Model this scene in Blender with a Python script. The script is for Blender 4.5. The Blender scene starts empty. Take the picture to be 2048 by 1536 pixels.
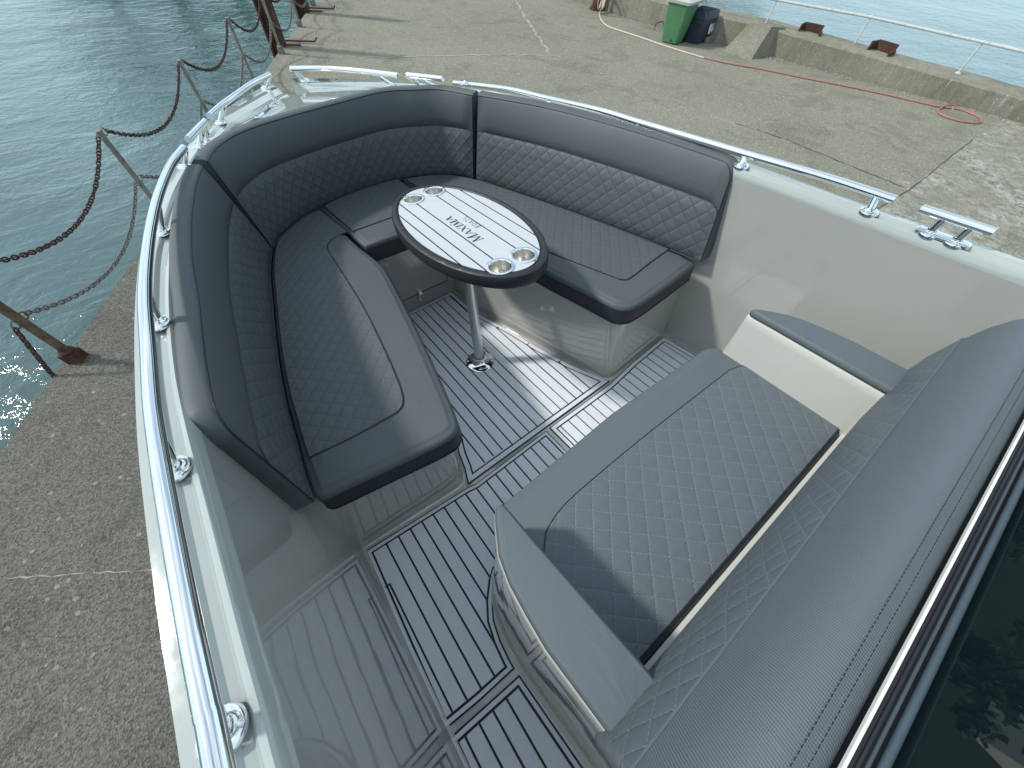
import bpy, bmesh, math, random
from mathutils import Matrix, Vector, noise
random.seed(7)
PI = math.pi
S = bpy.context.scene
C = S.collection

# ---------------------------------------------------------------- camera, sky, sun, exposure
cam = bpy.data.cameras.new('camera')
cam.lens = 12.62386
cam.sensor_width = 36.0
cam.sensor_fit = 'HORIZONTAL'
cam.clip_start = 0.02
cam.clip_end = 2000
camo = bpy.data.objects.new('camera', cam)
C.objects.link(camo)
r_, u_, b_ = (0.7900739, -0.6106663, 0.0535710), (0.4824729, 0.6733609, 0.5601830), (-0.3781575, -0.4167394, 0.8266348)
camo.matrix_world = Matrix(((r_[0], u_[0], b_[0], -0.708539), (r_[1], u_[1], b_[1], 0.305200), (r_[2], u_[2], b_[2], 2.462568), (0, 0, 0, 1)))
S.camera = camo

SUN = Vector((-0.5498, 0.502, 0.667)).normalized()
SUN_EL = math.asin(SUN.z)
SUN_ROT = math.atan2(SUN.x, SUN.y)
world = bpy.data.worlds.new('World')
S.world = world
world.use_nodes = True
wt = world.node_tree
wt.nodes.clear()
wo = wt.nodes.new('ShaderNodeOutputWorld')
bg = wt.nodes.new('ShaderNodeBackground')
sky = wt.nodes.new('ShaderNodeTexSky')
sky.sky_type = 'NISHITA'
sky.sun_disc = False
sky.sun_elevation = SUN_EL
sky.sun_rotation = SUN_ROT
sky.air_density = 1.0
sky.dust_density = 0.6
sky.ozone_density = 1.6
bg.inputs['Strength'].default_value = 0.102
# broken high cloud over the blue sky
tc = wt.nodes.new('ShaderNodeTexCoord')
mp = wt.nodes.new('ShaderNodeMapping')
mp.inputs['Scale'].default_value = (1.0, 1.0, 2.6)
nz = wt.nodes.new('ShaderNodeTexNoise')
nz.inputs['Scale'].default_value = 2.1
nz.inputs['Detail'].default_value = 7
nz.inputs['Roughness'].default_value = 0.62
cr = wt.nodes.new('ShaderNodeValToRGB')
cr.color_ramp.elements[0].position = 0.33
cr.color_ramp.elements[1].position = 0.62
mx = wt.nodes.new('ShaderNodeMix')
mx.data_type = 'RGBA'
mx.inputs[7].default_value = (6.8, 7.9, 8.35, 1)
wt.links.new(tc.outputs['Generated'], mp.inputs['Vector'])
wt.links.new(mp.outputs['Vector'], nz.inputs['Vector'])
wt.links.new(nz.outputs['Fac'], cr.inputs['Fac'])
# thicker haze towards the horizon
sx = wt.nodes.new('ShaderNodeSeparateXYZ')
wt.links.new(tc.outputs['Generated'], sx.inputs[0])
hz = wt.nodes.new('ShaderNodeMapRange')
hz.inputs['From Min'].default_value = 0.0
hz.inputs['From Max'].default_value = 0.42
hz.inputs['To Min'].default_value = 0.95
hz.inputs['To Max'].default_value = 0.0
wt.links.new(sx.outputs[2], hz.inputs['Value'])
mm = wt.nodes.new('ShaderNodeMath')
mm.operation = 'MAXIMUM'
mm.operation = 'MULTIPLY'
mm.inputs[1].default_value = 1.0
wt.links.new(cr.outputs['Color'], mm.inputs[0])
wt.links.new(mm.outputs[0], mx.inputs[0])
mz = wt.nodes.new('ShaderNodeMix')
mz.data_type = 'RGBA'
mz.inputs[7].default_value = (4.6, 6.7, 7.8, 1)
wt.links.new(hz.outputs['Result'], mz.inputs[0])
wt.links.new(sky.outputs['Color'], mx.inputs[6])
wt.links.new(mx.outputs[2], mz.inputs[6])
wt.links.new(mz.outputs[2], bg.inputs['Color'])
wt.links.new(bg.outputs['Background'], wo.inputs['Surface'])

sl = bpy.data.lights.new('sun', 'SUN')
sl.energy = 2.05
sl.angle = math.radians(5.5)
sl.color = (1.0, 0.96, 0.88)
so = bpy.data.objects.new('sun', sl)
C.objects.link(so)
so.rotation_mode = 'QUATERNION'
so.rotation_quaternion = SUN.to_track_quat('Z', 'Y')
S.view_settings.view_transform = 'Standard'
S.view_settings.look = 'None'
S.view_settings.gamma = 1
S.view_settings.exposure = 0.72

# ---------------------------------------------------------------- frames
# the boat sits slightly nose-down on the quay: ROT turns boat axes (x starboard, y forward, z up) into world axes
ROT = Matrix(((0.9996141, 0.0033914, -0.0275721), (-0.0000000, 0.9925203, 0.1220800), (0.0277798, -0.1220329, 0.9921372)))
ORG = Vector((0, 0, -1.0))          # boat-frame point that is the world origin on the quay
def toW(p):
    return ROT @ (Vector(p) - ORG)
def v3(*a):
    return Vector(a)

# measured outlines (metres): boat frame for the boat, world frame for the quay
D = {
 'port_bot': [[-0.6144,2.0181,0.5935],[-0.6768,1.8249,0.5871],[-0.7254,1.6172,0.5803],[-0.7765,1.3916,0.5728],[-0.8154,1.1978,0.5664],[-0.8421,1.032,0.561],[-0.857,0.895,0.5564],[-0.8731,0.7601,0.552],[-0.8818,0.6494,0.5483]],
 'port_top': [[-0.673,1.94,1.0006],[-0.7255,1.7865,0.9906],[-0.7839,1.5399,0.9746],[-0.8232,1.3039,0.9593],[-0.8444,1.1007,0.946],[-0.8627,0.9632,0.9371],[-0.8769,0.8422,0.9292],[-0.8842,0.7618,0.924],[-0.8887,0.686,0.9191]],
 'mid_bot': [[-0.6144,2.0181,0.5935],[-0.5611,2.1127,0.5966],[-0.41,2.2357,0.6007],[-0.2849,2.2784,0.6021],[-0.0917,2.321,0.6035],[0.0992,2.324,0.6036],[0.223,2.3052,0.603],[0.3643,2.2466,0.601],[0.486,2.1506,0.5979],[0.5642,2.0022,0.593]],
 'mid_top': [[-0.6509,1.9715,1.0027],[-0.5985,2.075,1.0094],[-0.5008,2.1707,1.0156],[-0.377,2.2209,1.0189],[-0.2181,2.2488,1.0207],[-0.0418,2.268,1.0219],[0.2381,2.287,1.0232],[0.3977,2.2102,1.0182],[0.5027,2.127,1.0128],[0.5848,1.9543,1.0015]],
 'stb_bot': [[0.5688,1.9983,0.5928],[0.7107,1.477,0.5756],[0.8106,1.0304,0.5609],[0.8756,0.6451,0.5482]],
 'stb_top': [[0.6048,1.9385,1.0005],[0.7693,1.5672,0.9764],[0.8721,1.1581,0.9498],[0.9249,0.7847,0.9255],[0.9225,0.6831,0.9189]],
 'port_seat_out': [[-0.2976,2.2745,0.602],[-0.4117,2.2304,0.6005],[-0.5611,2.1127,0.5966],[-0.617,2.009,0.5932],[-0.6768,1.8249,0.5871],[-0.7254,1.6172,0.5803],[-0.7765,1.3916,0.5728],[-0.8154,1.1978,0.5664],[-0.8421,1.032,0.561],[-0.857,0.895,0.5564],[-0.8731,0.7601,0.552],[-0.8818,0.6494,0.5483]],
 'port_seat_in': [[-0.5624,0.5964,0.5466],[-0.4878,0.5891,0.5463],[-0.4503,0.5997,0.5467],[-0.4247,0.6403,0.548],[-0.384,0.8085,0.5536],[-0.3337,1.0506,0.5616],[-0.2804,1.3382,0.5711],[-0.2515,1.5477,0.578],[-0.2726,1.7672,0.5852]],
 'port_quilt_in': [[-0.8474,0.784,0.5528],[-0.7278,0.7703,0.5523],[-0.6125,0.7657,0.5522],[-0.5626,0.7669,0.5522],[-0.5315,0.7921,0.553],[-0.5084,0.8663,0.5555],[-0.4771,1.0492,0.5615],[-0.445,1.288,0.5694],[-0.4273,1.5028,0.5765],[-0.4124,1.7319,0.5841],[-0.4024,1.8306,0.5873],[-0.3758,1.8816,0.589],[-0.3242,1.9087,0.5899],[-0.2664,1.9147,0.5901]],
 'stb_seat_in': [[0.2996,1.0435,0.5613],[0.3288,0.882,0.556],[0.3524,0.7445,0.5515],[0.365,0.6824,0.5494],[0.3952,0.646,0.5482],[0.451,0.6318,0.5478],[0.6163,0.6373,0.5479],[0.8539,0.6533,0.5485]],
 'stb_quilt_in': [[0.3921,1.1432,0.5646],[0.4461,0.9563,0.5585],[0.4873,0.8143,0.5538],[0.5014,0.7756,0.5525],[0.5372,0.7596,0.552],[0.6914,0.7779,0.5526],[0.8419,0.7905,0.553]],
 'joint_mid_stb': [[0.2254,2.3032,0.6029],[0.2311,2.1596,0.5982]],
 'joint_port_mid': [[-0.2976,2.2745,0.602],[-0.2726,1.7672,0.5852]],
 'base_port': [[-0.7335,2.1018,0.97],[-0.8762,1.5638,0.9566],[-0.9381,1.0679,0.9442],[-0.9634,0.6028,0.9326],[-0.9671,0.1809,0.922]],
 'base_port2': [[-0.5053,2.5897,0.9822],[-0.1589,3.0877,0.9947]],
 'base_portc': [[-0.6449,2.3034,0.9751],[-0.6086,2.3489,0.9762]],
 'rail_port': [[-0.696,2.0339,1.0433],[-0.7592,1.882,1.0395],[-0.8226,1.6442,1.0336],[-0.8645,1.431,1.0283],[-0.8963,1.2192,1.023],[-0.9156,1.0411,1.0185],[-0.9271,0.8468,1.0137],[-0.936,0.6952,1.0099],[-0.9385,0.571,1.0068],[-0.9388,0.4423,1.0036],[-0.9383,0.3609,1.0015],[-0.9369,0.2663,0.9992],[-0.9349,0.1876,0.9972],[-0.9336,0.1321,0.9958]],
 'rail_portc': [[-0.6686,2.1261,1.0457],[-0.5731,2.3206,1.0505]],
 'rail_port2': [[-0.5446,2.3912,1.0523],[-0.4656,2.5293,1.0557],[-0.3708,2.6675,1.0592],[-0.2504,2.8367,1.0634],[-0.1292,2.9566,1.0664]],
 'rail_stb2': [[0.0068,3.0055,1.0676],[0.1566,2.8518,1.0638],[0.2843,2.6426,1.0586],[0.3979,2.3941,1.0524]],
 'rail_stbc': [[0.4406,2.3653,1.0516],[0.5392,2.1552,1.0464]],
 'base_stb2': [[0.077,3.0803,0.9945],[0.426,2.5959,0.9824]],
 'base_stbc': [[0.5438,2.4505,0.9788],[0.594,2.3866,0.9772]],
 'base_stb': [[0.75,2.2947,0.9463],[0.885,1.7003,0.9432],[0.94,1.1635,0.9325],[0.955,0.6754,0.9126],[0.955,0.2296,0.9059]],
 'rail_stb': [[0.745,2.4033,0.9649],[0.84,2.0108,0.9762],[0.89,1.7038,0.9708],[0.925,1.3901,0.9698],[0.945,1.1787,0.9605],[0.962,0.8746,0.952],[0.968,0.6782,0.9479],[0.97,0.3916,0.9466],[0.965,0.1914,0.9419]],
 'base_stb_cl': [[0.955,0.0642,0.9029],[0.955,0.0012,0.8916]],
 'rail_stb_cl': [[0.962,0.1239,0.9404],[0.962,-0.0476,0.9345]],
 'arm_stb': [[0.4851,0.2608,0.69],[0.5006,0.2734,0.69],[0.5336,0.2616,0.69],[0.5826,0.2196,0.69],[0.6073,0.1346,0.69],[0.599,0.0185,0.69],[0.6101,-0.1157,0.69],[0.4871,-0.1207,0.69],[0.4734,0.0699,0.69]],
 'arm_port': [[-0.4994,0.2677,0.69],[-0.5067,0.275,0.69],[-0.5237,0.271,0.69],[-0.5417,0.25,0.69],[-0.5779,0.1873,0.69],[-0.5935,0.1305,0.69],[-0.5992,0.0681,0.69],[-0.6034,0.0069,0.69],[-0.5996,-0.0651,0.69],[-0.5962,-0.1297,0.69],[-0.4761,-0.119,0.69],[-0.4878,0.0715,0.69],[-0.4949,0.1884,0.69]],
 'cons_seam': [[0.5179,0.1938,0.5],[0.4497,0.2135,0.5],[0.3947,0.2172,0.5],[0.0323,0.2272,0.5],[-0.1975,0.2282,0.5],[-0.3347,0.2238,0.5],[-0.4035,0.2088,0.5],[-0.4507,0.189,0.5]],
 'cup': [[-0.0071,1.5906,0.78],[0.0989,1.5964,0.78],[0.0729,0.9086,0.78],[-0.0267,0.9063,0.78]],
 'post': [[-4.185,0.42,-0.0],[-3.229,2.097,-0.0],[-2.274,3.773,0.0],[-1.319,5.449,0.0],[-0.363,7.126,0.0],[0.592,8.802,0.0],[1.548,10.478,0.0],[2.503,12.154,0.0],[3.458,13.831,0.0],[4.414,15.507,-0.0],[5.369,17.183,0.0]],
 'pile': [[1.509,10.816,0.0],[1.865,11.02,0.0],[2.927,13.076,0.0],[3.368,13.526,-0.0]],
 'hose1': [[10.33,10.241,0.0],[9.797,9.602,0.0],[9.59,9.158,0.0],[9.586,8.754,0.0],[9.635,8.103,0.0],[9.647,7.458,0.0],[9.692,6.874,0.0],[9.771,6.303,0.0]],
 'hose2': [[9.771,6.303,0.0],[9.986,5.729,0.0],[10.345,5.139,0.0],[10.685,4.426,0.0],[11.0,3.815,0.0],[11.282,3.237,0.0],[11.53,2.659,0.0],[11.694,2.173,0.0],[11.837,1.858,0.0],[12.07,1.585,0.0],[12.039,1.289,0.0],[11.841,1.124,0.0],[11.53,1.112,0.0],[11.308,1.368,0.0],[11.347,1.671,0.0],[11.567,1.802,0.0],[11.901,1.794,0.0],[12.136,1.696,0.0]],
 'bin': [[9.851,7.591,0.0],[9.869,7.225,0.0],[10.4,7.256,0.0]],
 'crack': [[7.051,3.675,0.0],[7.247,2.897,0.0],[7.277,2.207,0.0],[7.287,1.569,0.0],[7.316,0.923,0.0]],
 'joint': [[4.824,1.027,0.0],[7.164,0.869,0.0],[8.73,0.887,0.0],[10.513,0.9,0.0]],
 'pale': [[9.057,12.576,0.0],[8.046,10.839,0.0],[7.225,9.331,0.0],[6.525,8.061,0.0]],
 'pale2': [[2.6,9.685,0.0],[3.987,9.137,0.0],[5.494,8.541,0.0],[6.688,7.908,0.0]],
 'butt': [[10.827,6.352,0.0],[10.893,5.692,0.0],[11.602,5.565,0.0]],
 'hoop': [[10.649,8.46,0.0],[11.09,8.539,0.0]],
}

# ---------------------------------------------------------------- materials
def new_mat(name):
    m = bpy.data.materials.new(name)
    m.use_nodes = True
    nt = m.node_tree
    b = nt.nodes['Principled BSDF']
    return m, nt, b
def N(nt, t, **kw):
    n = nt.nodes.new(t)
    for k, v in kw.items():
        setattr(n, k, v)
    return n
def LK(nt, a, b):
    nt.links.new(a, b)
def math_(nt, op, a, b=None, c=None):
    n = nt.nodes.new('ShaderNodeMath')
    n.operation = op
    for i, x in enumerate((a, b, c)):
        if x is None:
            continue
        if isinstance(x, (int, float)):
            n.inputs[i].default_value = x
        else:
            nt.links.new(x, n.inputs[i])
    return n.outputs[0]
def mixc(nt, f, a, b, mode='MIX'):
    n = nt.nodes.new('ShaderNodeMix')
    n.data_type = 'RGBA'
    n.blend_type = mode
    for i, x in ((0, f), (6, a), (7, b)):
        if isinstance(x, (int, float)):
            n.inputs[i].default_value = x
        elif isinstance(x, (tuple, list)):
            n.inputs[i].default_value = (*x[:3], 1)
        else:
            nt.links.new(x, n.inputs[i])
    return n.outputs[2]
def noise_(nt, vec, scale, detail=4, rough=0.55, dist=0.0):
    n = nt.nodes.new('ShaderNodeTexNoise')
    n.inputs['Scale'].default_value = scale
    n.inputs['Detail'].default_value = detail
    n.inputs['Roughness'].default_value = rough
    n.inputs['Distortion'].default_value = dist
    if vec is not None:
        nt.links.new(vec, n.inputs['Vector'])
    return n.outputs['Fac']
def ramp(nt, f, p0, p1, c0=(0, 0, 0), c1=(1, 1, 1)):
    n = nt.nodes.new('ShaderNodeValToRGB')
    n.color_ramp.elements[0].position = p0
    n.color_ramp.elements[1].position = p1
    n.color_ramp.elements[0].color = (*c0, 1)
    n.color_ramp.elements[1].color = (*c1, 1)
    nt.links.new(f, n.inputs['Fac'])
    return n.outputs['Color']
def coords(nt, kind='Object', scale=None):
    t = nt.nodes.new('ShaderNodeTexCoord')
    o = t.outputs[kind]
    if scale:
        m = nt.nodes.new('ShaderNodeMapping')
        m.inputs['Scale'].default_value = scale
        nt.links.new(o, m.inputs['Vector'])
        o = m.outputs['Vector']
    return o
def bump(nt, b, h, strength, dist, prev=None):
    n = nt.nodes.new('ShaderNodeBump')
    n.inputs['Strength'].default_value = strength
    n.inputs['Distance'].default_value = dist
    nt.links.new(h, n.inputs['Height'])
    if prev is not None:
        nt.links.new(prev, n.inputs['Normal'])
    nt.links.new(n.outputs['Normal'], b.inputs['Normal'])
    return n.outputs['Normal']
def setp(b, **kw):
    for k, v in kw.items():
        k = k.replace('_', ' ')
        b.inputs[k].default_value = (*v, 1) if isinstance(v, tuple) and len(v) == 3 else v

def gelcoat(name, col, rough=0.12, spec=0.5, wave=0.05):
    m, nt, b = new_mat(name)
    co = coords(nt)
    n1 = noise_(nt, co, 2.2, 4)
    n2 = noise_(nt, co, 90, 3)
    c = mixc(nt, n1, tuple(x * 0.93 for x in col), tuple(min(1, x * 1.05) for x in col))
    LK(nt, c, b.inputs['Base Color'])
    setp(b, Roughness=rough, Specular_IOR_Level=spec, Coat_Weight=1.0, Coat_Roughness=0.03, Coat_IOR=1.55)
    r = ramp(nt, noise_(nt, co, 14, 6, 0.7), 0.35, 0.75, (rough * 0.6,) * 3, (rough * 2.0,) * 3)
    LK(nt, r, b.inputs['Roughness'])
    nn = bump(nt, b, noise_(nt, co, 5, 2), wave, 0.02)
    # the faint waviness of a moulded gelcoat also bends the clear-coat reflection
    LK(nt, nn, b.inputs['Coat Normal'])
    return m

def vinyl(name, col, quilt=None, pitch=0.067, twill=0.0, thread=None, rough=0.56, wrinkle=0.35, uvtwill=False, phase=(0, 0), puff=0.4, tpitch=0.0038, tbump=0.55):
    m, nt, b = new_mat(name)
    co = coords(nt, 'UV' if quilt == 'uv' else 'Object')
    oc = coords(nt, 'Object')
    sep = N(nt, 'ShaderNodeSeparateXYZ')
    LK(nt, co, sep.inputs[0])
    x, y = sep.outputs[0], sep.outputs[1]
    base = mixc(nt, noise_(nt, oc, 3.0, 5), tuple(c * 0.90 for c in col), tuple(c * 1.10 for c in col))
    setp(b, Roughness=rough, Specular_IOR_Level=0.34)
    prev = None
    # soft wrinkles
    w1 = noise_(nt, coords(nt, 'Object', (1, 1, 0.6)), 6, 3, 0.5, 0.25)
    prev = bump(nt, b, w1, wrinkle, 0.012)
    # occasional pulled creases, only in patches
    cr1 = noise_(nt, coords(nt, 'Object', (16, 5, 9)), 1.0, 3, 0.6, 0.8)
    crm = ramp(nt, noise_(nt, coords(nt, 'Object', (1, 1, 1.3)), 2.4, 3), 0.55, 0.72)
    ridge = math_(nt, 'POWER', math_(nt, 'SUBTRACT', 1.0, math_(nt, 'ABSOLUTE', math_(nt, 'MULTIPLY', math_(nt, 'SUBTRACT', cr1, 0.5), 3.2))), 3.0)
    prev = bump(nt, b, math_(nt, 'MULTIPLY', ridge, crm), 0.35, 0.0035, prev)
    if quilt:
        x = math_(nt, 'ADD', x, phase[0])
        y = math_(nt, 'ADD', y, phase[1])
        # hand-sewn wobble
        wob = math_(nt, 'MULTIPLY', math_(nt, 'SUBTRACT', noise_(nt, oc, 5, 2), 0.5), 0.017)
        a = math_(nt, 'DIVIDE', math_(nt, 'ADD', math_(nt, 'ADD', x, y), wob), pitch)
        c = math_(nt, 'DIVIDE', math_(nt, 'SUBTRACT', math_(nt, 'SUBTRACT', x, y), wob), pitch)
        da = math_(nt, 'ABSOLUTE', math_(nt, 'SINE', math_(nt, 'MULTIPLY', a, PI)))
        dc = math_(nt, 'ABSOLUTE', math_(nt, 'SINE', math_(nt, 'MULTIPLY', c, PI)))
        mn = math_(nt, 'MINIMUM', da, dc)
        h = math_(nt, 'POWER', mn, 0.45)
        prev = bump(nt, b, h, puff, 0.005, prev)
        # thread: dashes along both seam directions
        dash = math_(nt, 'GREATER_THAN', math_(nt, 'SINE', math_(nt, 'MULTIPLY', math_(nt, 'ADD', a, math_(nt, 'MULTIPLY', c, 1.0)), 26)), -0.35)
        line = math_(nt, 'MULTIPLY', math_(nt, 'LESS_THAN', mn, 0.045), dash)
        tcx = thread or tuple(c_ * 0.55 for c_ in col)
        base = mixc(nt, math_(nt, 'MULTIPLY', line, 0.75), base, tcx)
    if twill:
        tcn = coords(nt, 'UV' if uvtwill else 'Object')
        s2 = N(nt, 'ShaderNodeSeparateXYZ')
        LK(nt, tcn, s2.inputs[0])
        q = math_(nt, 'ADD', s2.outputs[0], math_(nt, 'MULTIPLY', s2.outputs[1], 0.25))
        f = math_(nt, 'SINE', math_(nt, 'MULTIPLY', q, 2 * PI / tpitch))
        g = math_(nt, 'SINE', math_(nt, 'MULTIPLY', s2.outputs[1], 2 * PI / (tpitch * 0.62)))
        tw = math_(nt, 'ADD', math_(nt, 'MULTIPLY', f, 0.35), math_(nt, 'MULTIPLY', g, 0.15))
        base = mixc(nt, math_(nt, 'ADD', math_(nt, 'MULTIPLY', tw, twill), 0.5), tuple(c_ * 0.72 for c_ in col), tuple(c_ * 1.28 for c_ in col))
        prev = bump(nt, b, tw, tbump, 0.0010, prev)
    else:
        prev = bump(nt, b, noise_(nt, oc, 900, 2), 0.12, 0.0008, prev)
    LK(nt, base, b.inputs['Base Color'])
    return m

def metal(name, col=(0.86, 0.87, 0.88), rough=0.06):
    m, nt, b = new_mat(name)
    co = coords(nt)
    setp(b, Base_Color=col, Metallic=1.0)
    r = ramp(nt, noise_(nt, co, 30, 5, 0.7), 0.35, 0.8, (rough * 0.7,) * 3, (rough * 2.2,) * 3)
    LK(nt, r, b.inputs['Roughness'])
    return m

def plain(name, col, rough=0.6, var=0.12, scale=12, spec=0.4, bmp=0.15, metallic=0.0, bdist=0.003):
    m, nt, b = new_mat(name)
    co = coords(nt)
    c = mixc(nt, noise_(nt, co, scale, 6, 0.65), tuple(max(0, x * (1 - var)) for x in col), tuple(x * (1 + var) for x in col))
    LK(nt, c, b.inputs['Base Color'])
    setp(b, Roughness=rough, Specular_IOR_Level=spec, Metallic=metallic)
    bump(nt, b, noise_(nt, co, scale * 6, 4), bmp, bdist)
    return m

def rust(name, c0=(0.10, 0.045, 0.028), c1=(0.22, 0.16, 0.12), thr=(0.4, 0.6), scale=9):
    m, nt, b = new_mat(name)
    co = coords(nt)
    f = ramp(nt, noise_(nt, co, scale, 8, 0.7), thr[0], thr[1])
    f2 = noise_(nt, co, scale * 7, 4)
    c = mixc(nt, f, c0, c1)
    c = mixc(nt, math_(nt, 'MULTIPLY', f2, 0.5), c, tuple(x * 0.5 for x in c0))
    LK(nt, c, b.inputs['Base Color'])
    setp(b, Roughness=0.85, Specular_IOR_Level=0.25)
    bump(nt, b, noise_(nt, co, scale * 8, 5), 0.5, 0.006)
    return m

def concrete(name, base=(0.205, 0.200, 0.158), coarse=1.0, moss=0.0, streak=False, worn=False):
    m, nt, b = new_mat(name)
    co = coords(nt)
    big = noise_(nt, co, 0.35, 6, 0.6, 0.4)
    mid = noise_(nt, co, 2.4, 8, 0.68, 0.5)
    fine = noise_(nt, co, 38, 6, 0.75)
    grit = N(nt, 'ShaderNodeTexVoronoi')
    grit.inputs['Scale'].default_value = 105
    LK(nt, co, grit.inputs['Vector'])
    g2 = N(nt, 'ShaderNodeTexVoronoi')
    g2.inputs['Scale'].default_value = 23
    LK(nt, co, g2.inputs['Vector'])
    c = mixc(nt, ramp(nt, big, 0.35, 0.68), tuple(x * 0.74 for x in base), tuple(x * 1.16 for x in base))
    c = mixc(nt, math_(nt, 'MULTIPLY', ramp(nt, mid, 0.42, 0.7), 0.55), c, tuple(x * 0.62 for x in base))
    c = mixc(nt, math_(nt, 'MULTIPLY', ramp(nt, fine, 0.45, 0.72), 0.55), c, tuple(min(1, x * 1.65) for x in base))
    # exposed aggregate: each stone its own grey
    st = N(nt, 'ShaderNodeSeparateColor')
    LK(nt, grit.outputs['Color'], st.inputs[0])
    stone = mixc(nt, st.outputs[0], tuple(x * 0.30 for x in base), tuple(min(1, x * 2.0) for x in base))
    c = mixc(nt, 0.55 * coarse, c, stone)
    st2 = N(nt, 'ShaderNodeSeparateColor')
    LK(nt, g2.outputs['Color'], st2.inputs[0])
    sp = math_(nt, 'GREATER_THAN', st2.outputs[1], 0.93)
    c = mixc(nt, math_(nt, 'MULTIPLY', math_(nt, 'MULTIPLY', sp, math_(nt, 'LESS_THAN', g2.outputs['Distance'], 0.30)), 0.55), c, (0.60, 0.58, 0.52))
    # broad weathered patches, washed-out laitance and damp stains
    pt = noise_(nt, co, 0.9, 9, 0.72, 1.1)
    c = mixc(nt, math_(nt, 'MULTIPLY', ramp(nt, pt, 0.52, 0.60), 0.42), c, mixc(nt, 1.0, c, (0.58, 0.57, 0.55), 'MULTIPLY'))
    pl_ = noise_(nt, co, 1.7, 10, 0.78, 0.7)
    c = mixc(nt, math_(nt, 'MULTIPLY', ramp(nt, pl_, 0.60, 0.67), 0.38), c, (0.40, 0.385, 0.34))
    dk = noise_(nt, co, 6.5, 7, 0.75, 0.6)
    c = mixc(nt, math_(nt, 'MULTIPLY', ramp(nt, dk, 0.60, 0.72), 0.5), c, tuple(x * 0.35 for x in base))
    if moss:
        mo = noise_(nt, coords(nt, 'Object', (1, 1, 0.4)), 2.8, 8, 0.7)
        c = mixc(nt, math_(nt, 'MULTIPLY', ramp(nt, mo, 0.38, 0.66), moss), c, (0.105, 0.105, 0.042))
    if streak:
        s = noise_(nt, coords(nt, 'Object', (3.0, 3.0, 0.35)), 3.0, 7, 0.7)
        c = mixc(nt, math_(nt, 'MULTIPLY', ramp(nt, s, 0.45, 0.70), 0.30), c, tuple(x * 0.38 for x in base))
        s2 = noise_(nt, coords(nt, 'Object', (6.0, 6.0, 0.8)), 2.0, 5, 0.6)
        c = mixc(nt, math_(nt, 'MULTIPLY', ramp(nt, s2, 0.64, 0.72), 0.6), c, (0.5, 0.48, 0.42))
    if worn:
        # old broken-up slab beyond the dark joint
        sq = N(nt, 'ShaderNodeSeparateXYZ'); LK(nt, co, sq.inputs[0])
        m1 = math_(nt, 'MULTIPLY', math_(nt, 'LESS_THAN', sq.outputs[1], 0.885), math_(nt, 'GREATER_THAN', sq.outputs[0], 3.0))
        mo1 = ramp(nt, noise_(nt, co, 7.0, 9, 0.8, 1.0), 0.40, 0.60, tuple(x * 0.45 for x in base), (0.50, 0.49, 0.43))
        mo2 = ramp(nt, noise_(nt, co, 1.3, 5, 0.6), 0.35, 0.6)
        c = mixc(nt, math_(nt, 'MULTIPLY', math_(nt, 'MULTIPLY', m1, mo2), 0.75), c, mo1)
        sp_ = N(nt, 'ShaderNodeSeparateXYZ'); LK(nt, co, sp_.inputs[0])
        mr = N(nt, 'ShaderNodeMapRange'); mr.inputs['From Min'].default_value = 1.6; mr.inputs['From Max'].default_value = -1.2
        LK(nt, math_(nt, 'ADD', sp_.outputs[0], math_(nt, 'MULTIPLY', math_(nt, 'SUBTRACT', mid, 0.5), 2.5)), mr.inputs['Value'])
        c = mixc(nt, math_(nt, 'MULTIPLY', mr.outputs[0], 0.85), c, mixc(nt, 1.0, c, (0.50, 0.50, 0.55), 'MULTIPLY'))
    LK(nt, c, b.inputs['Base Color'])
    setp(b, Roughness=0.92, Specular_IOR_Level=0.25)
    h = math_(nt, 'ADD', math_(nt, 'MULTIPLY', grit.outputs['Distance'], 0.8 * coarse), math_(nt, 'MULTIPLY', fine, 0.9))
    p = bump(nt, b, h, 0.8, 0.008)
    bump(nt, b, mid, 0.35, 0.03, p)
    return m

def water_mat():
    m, nt, b = new_mat('harbour_water')
    co = coords(nt, 'Object')
    setp(b, Base_Color=(0.010, 0.034, 0.032), Roughness=0.06, Specular_IOR_Level=1.0, IOR=1.48)
    w1 = noise_(nt, coords(nt, 'Object', (1.0, 1.5, 1.0)), 1.5, 5, 0.55, 0.8)
    w2 = noise_(nt, coords(nt, 'Object', (1.3, 1.0, 1.0)), 5.5, 4, 0.6, 0.5)
    w3 = noise_(nt, coords(nt, 'Object', (1, 1.6, 1)), 0.35, 3, 0.5)
    calm = ramp(nt, noise_(nt, co, 0.16, 3), 0.35, 0.65, (0.45,) * 3, (1.0,) * 3)
    h = math_(nt, 'MULTIPLY', math_(nt, 'ADD', math_(nt, 'ADD', math_(nt, 'MULTIPLY', w1, 0.7), math_(nt, 'MULTIPLY', w2, 0.30)), math_(nt, 'MULTIPLY', w3, 1.2)), calm)
    bump(nt, b, h, 1.0, 0.085)
    c = mixc(nt, noise_(nt, co, 0.25, 4), (0.012, 0.046, 0.038), (0.020, 0.080, 0.080))
    LK(nt, c, b.inputs['Base Color'])
    return m

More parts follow.
